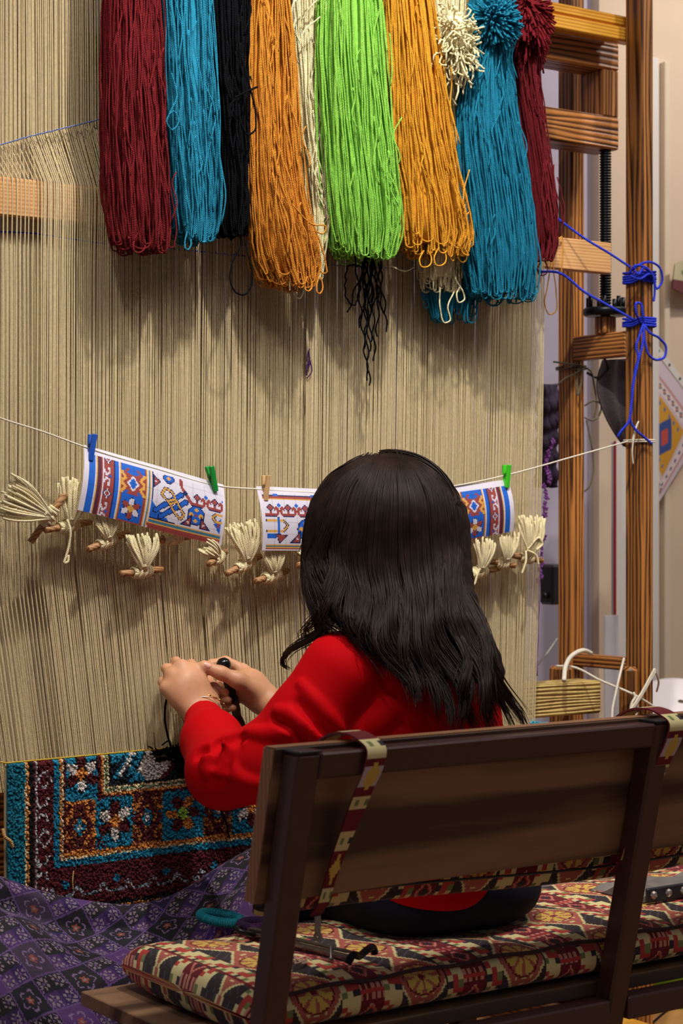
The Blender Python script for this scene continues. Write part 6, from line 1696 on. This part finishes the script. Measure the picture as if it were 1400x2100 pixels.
# thumb nail
def nail(c, d, n, l, w_):
    d = d / np.linalg.norm(d); n = n - d * (n @ d); n /= np.linalg.norm(n); sd = np.cross(d, n)
    g = np.linspace(-1, 1, 7); V = []
    for a in g:
        for b_ in g:
            V.append(c + d * a * l * math.sqrt(max(0.0, 1 - 0.35 * b_ * b_)) + sd * b_ * w_ + n * (0.0016 - 0.0022 * b_ * b_ - 0.0005 * a * a))
    bb = MB(); bb.add(V, grid_faces(7, 7)); V2 = np.array(V) - n * 0.0012; bb.add(V2, grid_faces(7, 7)[:, ::-1]); return bb.build('nail', mat_plain('nail', S(232, 178, 166), 0.2, 0, 0.03, 20), wv)
nail(PT(425, 1364, np.dot(P(418, 1366, -0.090) - CAM, [SN, CS, 0]) - 0.0092), P(418, 1366, -0.09) - P(452, 1380, -0.104), -np.array([SN, CS, -0.45]), 0.0058, 0.0048)

def build_jumper():
    s = SDF((1.48, -0.74, 0.46), (2.36, 0.0, 1.08), 0.0036)
    s.ell((1.978, -0.478, 0.815), (0.156, 0.108, 0.190), None, 0.03)
    s.ell((1.985, -0.490, 0.680), (0.152, 0.112, 0.150), None, 0.05)
    s.ell((1.945, -0.538, 0.600), (0.120, 0.112, 0.090), None, 0.04)
    s.cap(SL + [0.01, 0.0, 0.0], SR - [0.02, 0, 0], 0.064, 0.060, 0.03)
    s.cap((1.90, -0.462, 0.955), (2.06, -0.452, 0.955), 0.055, 0.055, 0.03)
    s.cap((1.978, -0.445, 0.965), (1.978, -0.430, 0.995), 0.060, 0.056, 0.02)
    cuffL = P(417, 1472, -0.122)
    s.chain([SL, AM1, AM2, EL], [0.068, 0.068, 0.066, 0.061], 0.02)
    s.chain([EL, 0.45 * EL + 0.55 * cuffL, cuffL], [0.062, 0.053, 0.0345], 0.018)
    cuffR = 0.38 * ER + 0.62 * WRs
    s.chain([SR, ER], [0.064, 0.054], 0.02); s.chain([ER, cuffR], [0.056, 0.040], 0.015)
    # folds in the crook of the elbow and along the sleeve
    def hit(px, py):
        for t_ in np.arange(2.95, 3.6, 0.003):
            q = PT(px, py, t_); i = np.round((q - s.lo) / s.vox).astype(int)
            if np.all(i >= 0) and np.all(i < s.n) and s.D[tuple(i)] < 0: return t_
        return None
    def fold(pts, r, lift, sub, k):
        p2 = spline([(x, y, 0) for x, y in pts], 26)[:, :2]
        q = [(x, y, hit(x, y)) for x, y in p2]; q = [(x, y, t_) for x, y, t_ in q if t_ is not None]
        if len(q) < 3: return
        tt = np.array([a[2] for a in q]); tt = np.convolve(np.pad(tt, 2, mode='edge'), np.ones(5) / 5, 'valid')
        m = len(q); rr = r * np.sin(np.linspace(0.35, math.pi - 0.35, m)) ** 0.6
        w3 = [PT(a[0], a[1], t_ + lift * rr[i] / r) for i, (a, t_) in enumerate(zip(q, tt))]
        for i in range(m - 1): s.cap(w3[i], w3[i + 1], rr[i], rr[i + 1], k, sub)
    ridge = lambda pts, r=0.011, lift=0.0055, k=0.009: fold(pts, r, lift, False, k)
    crease = lambda pts, r=0.009, lift=-0.004, k=0.009: fold(pts, r, lift, True, k)
    ridge([(512, 1512), (484, 1530), (474, 1560), (486, 1588), (516, 1602), (548, 1606)], 0.013)
    ridge([(470, 1522), (452, 1548), (448, 1586)], 0.010)
    ridge([(446, 1522), (430, 1550), (424, 1590)], 0.009)
    crease([(404, 1552), (426, 1526), (460, 1512), (505, 1506)], 0.010)
    crease([(460, 1584), (462, 1556), (474, 1526), (500, 1512)], 0.008)
    crease([(436, 1570), (438, 1545), (452, 1522)], 0.006)
    ridge([(506, 1500), (545, 1506), (590, 1498), (630, 1486)], 0.012)
    crease([(560, 1472), (590, 1484), (620, 1510), (650, 1545)], 0.009)
    ridge([(566, 1456), (600, 1466), (640, 1500), (690, 1545)], 0.012)
    crease([(604, 1436), (640, 1470), (690, 1520)], 0.007)
    ridge([(615, 1400), (650, 1440), (700, 1500)], 0.009)
    ridge([(800, 1370), (832, 1420), (846, 1470)], 0.012, 0.006, 0.02)
    ridge([(820, 1440), (780, 1475), (730, 1510), (690, 1560)], 0.013, 0.006, 0.02)
    # opening at the neck and cuffs
    s.cap((1.978, -0.428, 0.99), (1.976, -0.420, 1.06), 0.054, 0.056, 0.004, True)
    d = WLs - cuffL; d /= np.linalg.norm(d); s.cap(cuffL + d * 0.020, cuffL + d * 0.065, 0.0295, 0.034, 0.004, True)
    return s.mesh(2)
V, Q = build_jumper(); bb = MB(); bb.add(V, Q)
M['jumper'] = mat_plain('red_fine_knit', S(194, 3, 14), 0.8, 0, 0.06, 600, 0.08, 0.08, 0.0)
bb.build('jumper', M['jumper'], wv)

def build_trousers():
    s = SDF((1.66, -0.74, 0.03), (2.30, 0.0, 0.72), 0.005)
    s.ell((2.005, -0.505, 0.575), (0.182, 0.128, 0.088), None, 0.03)
    s.ell((1.93, -0.50, 0.545), (0.105, 0.120, 0.062), None, 0.03); s.ell((2.075, -0.50, 0.545), (0.105, 0.120, 0.062), None, 0.03)
    for hx, kn, ft in ((1.91, KL, FL), (2.06, KR, FR)):
        s.chain([(hx, -0.46, 0.558), kn + [0, -0.02, -0.005], ft + [0, 0.0, 0.02]], [0.076, 0.056, 0.048], 0.025)
    return s.mesh(2)
V, Q = build_trousers(); bb = MB(); bb.add(V, Q)
bb.build('jeans', mat_plain('navy_denim', S(22, 26, 42), 0.85, 0, 0.25, 500, 0.15, 0.2), wv)

# bracelet
bb = MB(); ax = WLs - EL; ax /= np.linalg.norm(ax); e1 = np.cross(ax, [0, 0, 1.0]); e1 /= np.linalg.norm(e1); e2 = np.cross(ax, e1)
cb = P(418, 1462, -0.112); gold = mat_plain('gold', S(226, 176, 84), 0.22, 1.0, 0.08, 40)
brc = thing('bracelet', 'thin gold chain bracelet on the wrist above the red cuff', 'bracelet', cb)
for k in range(20):
    a0, a1 = k * 2 * math.pi / 20 + 0.03, (k + 1) * 2 * math.pi / 20 - 0.03
    q = [cb + math.cos(t_) * e1 * 0.042 + math.sin(t_) * e2 * 0.034 + ax * 0.003 * math.sin(3 * t_) for t_ in np.linspace(a0, a1, 5)]
    bb = MB(); bb.tube(np.array(q), 0.0017 if k % 2 else 0.0011, 6); bb.build('chain_link', gold, brc)
bb = MB(); q = [cb - ax * 0.007 + (math.cos(t_) * e1 * 0.041 + math.sin(t_) * e2 * 0.0345) for t_ in np.linspace(0, 2 * math.pi, 50)]
bb.tube(np.array(q), 0.0009, 5, False); bb.build('fine_chain', mat_plain('silver', S(214, 200, 180), 0.25, 1.0, 0.05, 40), brc)

# weaving knife in the right hand
kn = thing('weaving_knife', 'weaving knife with a round black pommel held in the right hand', 'knife', P(470, 1420, -0.084))
k0, k1, k2, k3 = P(459, 1366, -0.084), P(479, 1438, -0.082), P(486, 1468, -0.084), P(500, 1518, -0.09)
bb = MB(); d = k0 - k1; d /= np.linalg.norm(d); bb.lathe([(0.0003, 0.016), (0.007, 0.0145), (0.0118, 0.010), (0.0138, 0.003), (0.0125, -0.005), (0.0095, -0.012), (0.0088, -0.02)], k0, d, 22); bb.build('pommel', mat_plain('gloss_black', S(16, 16, 20), 0.15, 0, 0.05, 20), kn)
bb = MB(); bb.tube(np.stack([k0, 0.5 * (k0 + k1), k1]), [0.0088, 0.0095, 0.0088], 12); bb.build('handle', M['black_plastic'], kn)
bb = MB(); bb.tube(np.stack([k1, 0.5 * (k1 + k2), k2]), [0.0090, 0.0092, 0.0080], 12); bb.build('ferrule', mat_plain('olive_wrap', S(84, 88, 62), 0.6, 0, 0.1, 60), kn)
dd = k3 - k2; sd = np.cross(dd, [SN, CS, 0]); sd /= np.linalg.norm(sd); nn = np.cross(sd, dd); nn /= np.linalg.norm(nn)
V = []
for s_, w_, th in ((0.0, 0.0075, 0.0012), (0.3, 0.0105, 0.0012), (0.75, 0.010, 0.001), (1.0, 0.004, 0.0006)):
    for a_, b_ in ((-1, -1), (1, -1), (1, 1), (-1, 1)): V.append(k2 + dd * s_ + sd * a_ * w_ * (1.0 if a_ > 0 else 0.8) + nn * b_ * th)
f = []
for i in range(3):
    for j in range(4): f.append([i * 4 + j, i * 4 + (j + 1) % 4, i * 4 + 4 + (j + 1) % 4, i * 4 + 4 + j])
f += [[3, 2, 1, 0], [12, 13, 14, 15]]
bb = MB(); bb.add(V, f); bb.build('blade', mat_plain('dark_blade', S(70, 62, 58), 0.35, 0.8, 0.15, 60), kn, False)
# black yarn from the left hand down to the carpet
bb = MB(); bb.tube(spline([P(346, 1418, -0.02), P(339, 1446, -0.03), P(338, 1475, -0.03), P(343, 1505, -0.022), P(350, 1530, -0.014)], 40), 0.0022, 6)
nd = bb.build('working_yarn', MK, loc=P(340, 1475, -0.03)); tag(nd, 'black yarn running from the left hand down to the carpet edge', 'yarn')
bb = MB(); bb.tube(spline([P(436, 1640, -0.016), P(452, 1660, -0.018), P(464, 1690, -0.018), P(470, 1718, -0.02)], 30), 0.0022, 6)
nd = bb.build('working_yarn', MK, loc=P(452, 1670, -0.02)); tag(nd, 'black yarn end hanging over the carpet below the sleeve', 'yarn')

# ---- hair
TH_ = float(np.dot(H - CAM, [SN, CS, 0]))
def hair_t(px, py):
    """depth of the outer hair surface at a point of its visible side"""
    dx = (px - 785) / 168.0; dz = (py - 1090) / 162.0
    k = 1 - dx * dx - min(dz, 0.0) ** 2
    head = TH_ - 0.150 * math.sqrt(max(0.0, k))
    back = np.interp(py, [1060, 1120, 1200, 1300, 1400, 1520], [3.235, 3.215, 3.185, 3.142, 3.088, 3.070]) + 0.10 * max(0, abs(px - np.interp(py, [1200, 1500], [800, 880])) / 200 - 0.5) ** 2 * 4
    w_ = np.clip((py - 1060) / 220.0, 0, 1); w_ = w_ * w_ * (3 - 2 * w_)
    return head * (1 - w_) + min(head, back) * w_ if py > 1060 else head
GD = [
    [(742, 945), (672, 985), (640, 1045), (628, 1120), (630, 1200), (648, 1262), (655, 1295), (622, 1318), (586, 1340), (577, 1362), (596, 1374)],
    [(752, 941), (690, 985), (656, 1050), (642, 1130), (640, 1205), (660, 1260), (690, 1284), (672, 1300)],
    [(762, 938), (712, 990), (686, 1070), (676, 1150), (672, 1220), (690, 1275), (720, 1300)],
    [(775, 936), (740, 1000), (722, 1090), (716, 1180), (726, 1260), (760, 1330), (790, 1390)],
    [(790, 934), (772, 1010), (762, 1110), (762, 1210), (780, 1300), (815, 1380), (838, 1440)],
    [(804, 934), (804, 1010), (800, 1110), (806, 1220), (826, 1310), (852, 1400), (880, 1490)],
    [(818, 934), (836, 1010), (840, 1110), (848, 1220), (866, 1310), (892, 1410), (938, 1508)],
    [(832, 936), (868, 1005), (880, 1110), (888, 1220), (908, 1310), (938, 1410), (966, 1520)],
    [(846, 939), (898, 1000), (914, 1100), (922, 1210), (944, 1300), (984, 1400), (1006, 1520)],
    [(860, 944), (922, 1005), (938, 1100), (944, 1200), (966, 1280), (1014, 1380), (1040, 1510)],
    [(872, 950), (938, 1020), (950, 1110), (952, 1200), (980, 1275), (1030, 1370), (1044, 1440), (1076, 1510)],
]
GR = [spline(g, 40) for g in GD]
def guide(s_):
    i = int(np.clip(math.floor(s_), 0, len(GR) - 2)); f_ = s_ - i
    return GR[i] * (1 - f_) + GR[i + 1] * f_
def build_hair():
    s = SDF((1.66, -0.72, 0.86), (2.26, -0.14, 1.34), 0.0042)
    s.ell(hp(0, -0.022, 0.012), (0.104, 0.112, 0.108), RH, 0.02)
    s.ell(hp(0, -0.040, -0.060), (0.095, 0.072, 0.085), RH, 0.04)
    s.ell(hp(0, 0.115, -0.045), (0.072, 0.085, 0.105), RH, 0.012, True)
    for k in range(21):
        g = guide(k * 0.5)
        g = g[:24] if k < 2 else g[:33]
        pts = []
        for px, py in g[8:]:
            pts.append(PT(px + (8 if k < 3 else (-8 if k > 17 else 0)), py, hair_t(px, py) + (0.030 if k < 14 else 0.046)))
        m = len(pts); r = np.interp(np.arange(m) / (m - 1), [0, 0.5, 0.85, 1], [0.018, 0.018, 0.010, 0.004])
        if k < 4: r = r * 0.7
        for i in range(0, m - 2, 2): s.cap(pts[i], pts[min(i + 2, m - 1)], r[i], r[min(i + 2, m - 1)], 0.012)
    for sx in (-1, 1):          # curtains at the sides of the face
        s.chain([hp(sx * 0.085, 0.03, 0.02), hp(sx * 0.092, 0.035, -0.06), hp(sx * 0.085, 0.030, -0.14)], [0.030, 0.028, 0.016], 0.02)
    return s.mesh(2)
M['hair'] = mat_plain('dark_brown_hair', S(34, 22, 18), 0.48, 0, 0.45, 40, 0.0, 0.16)
hb = M['hair'].node_tree.nodes['Principled BSDF']; hb.inputs['Anisotropic'].default_value = 0.5
V, Q = build_hair(); bb = MB(); bb.add(V, Q)
hair = bb.build('hair', M['hair'], wv)
def hair_strands(n, n_pts=40):
    rg = np.random.default_rng(55); P_ = []; Rr = []
    for k in range(n):
        s_ = rg.uniform(0, len(GR) - 1) if rg.uniform() > 0.12 else rg.uniform(0, 0.9)
        g = guide(s_).copy()
        lock = int(s_ * 2.6); lr = np.random.default_rng(900 + lock)
        u = np.linspace(0, 1, 40)
        # gather strands into locks towards the tips
        gc = guide(min((lock + 0.5) / 2.6, len(GR) - 1.001)); pull = 0.72 * np.clip((u - 0.35) / 0.5, 0, 1)
        g = g * (1 - pull)[:, None] + gc * pull[:, None]
        am = 15.0 * np.clip((u - 0.34) / 0.4, 0, 1)
        wp = u * 17.0 + 0.9 * s_ + 2.2 * lr.uniform()
        g[:, 0] += am * np.sin(wp) * 0.9 + 0.4 * am * np.sin(u * lr.uniform(12, 17) + lr.uniform(0, 6)) + rg.normal(0, 3.0) + rg.normal(0, 6.0) * u ** 2
        g[:, 1] += rg.normal(0, 3) * (1 - u) + rg.normal(0, 9) * u
        fly = rg.uniform() < 0.035
        if fly: g[:, 0] += rg.normal(0, 22) * u ** 1.6
        dep = -0.006 + 0.020 * rg.uniform() ** 1.3 - 0.010 * np.clip((u - 0.3) / 0.4, 0, 1) * math.cos((s_ * 2.6 - lock - 0.5) * math.pi)
        dep = dep + (0.0008 * am * np.sin(wp + 1.4) if s_ > 1.2 else 0.0) + np.zeros(40)
        end = (rg.uniform(0.84, 1.02) - 0.24 * lr.uniform() ** 2) if s_ > 1.2 else rg.uniform(0.62, 1.0)
        if s_ < 1.2 and rg.uniform() < 0.6: end = rg.uniform(0.5, 0.64)
        end = min(end, 1.0)
        if k < 130:
            s_ = 0.0; end = rg.uniform(0.90, 1.0); g = GR[0] + rg.normal(0, 1, (1, 2)) * np.array([5.0, 4.0]) * (0.4 + 0.6 * np.sin(u * 3.1))[:, None]; dep = np.full(40, 0.0) + 0.006 * rg.uniform()
        ii = np.linspace(0, 39 * end, n_pts); lo = np.floor(ii).astype(int); hi = np.minimum(lo + 1, 39); fr = (ii - lo)[:, None]
        g2 = g[lo] * (1 - fr) + g[hi] * fr; d2 = dep[lo]
        pts = np.array([PT(x, y, hair_t(x, y) + d) for (x, y), d in zip(g2, d2)])
        P_.append(pts); Rr.append(np.interp(np.linspace(0, 1, n_pts), [0, 0.1, 0.8, 1], [0.0008, 0.0011, 0.0010, 0.0003]) * rg.uniform(0.7, 1.2))
    bb = MB(); bb.tubes(np.array(P_), np.array(Rr), 4, False)
    nd = bb.build('strands', M['hair'], hair); nd.o['kind'] = 'stuff'
hair_strands(3400)
def side_strands(n):
    """the sides of the head turned away from the photograph"""
    rg = np.random.default_rng(66); P_ = []
    for k in range(n):
        az = rg.uniform(-2.75, -0.55) if k % 4 else rg.uniform(0.55, 1.2)      # round the head, 0 = face
        sx, cy = -math.sin(az), math.cos(az)
        ln = rg.uniform(0.20, 0.30) if abs(az) > 1.2 else rg.uniform(0.12, 0.2)
        pts = []
        for u in np.linspace(0, 1, 26):
            if u < 0.45:
                th = 0.12 + u / 0.45 * 1.45
                p = hp(0.124 * math.sin(th) * sx, -0.022 + 0.128 * math.sin(th) * cy, 0.010 + 0.122 * math.cos(th))
            else:
                v = (u - 0.45) / 0.55
                b0 = hp(0.124 * sx, -0.022 + 0.128 * cy, 0.010)
                p = b0 + np.array([0.012 * math.sin(v * 6 + az * 3), 0.008 * math.sin(v * 7 + az * 5) - 0.03 * v * (abs(az) > 1.2), -ln * v])
            pts.append(p)
        P_.append(np.array(pts) + rg.normal(0, 0.003, 3))
    bb = MB(); bb.tubes(np.array(P_), np.interp(np.linspace(0, 1, 26), [0, 0.1, 0.8, 1], [0.0008, 0.0012, 0.0011, 0.0003])[None], 4, False)
    nd = bb.build('strands', M['hair'], hair); nd.o['kind'] = 'stuff'
side_strands(700)
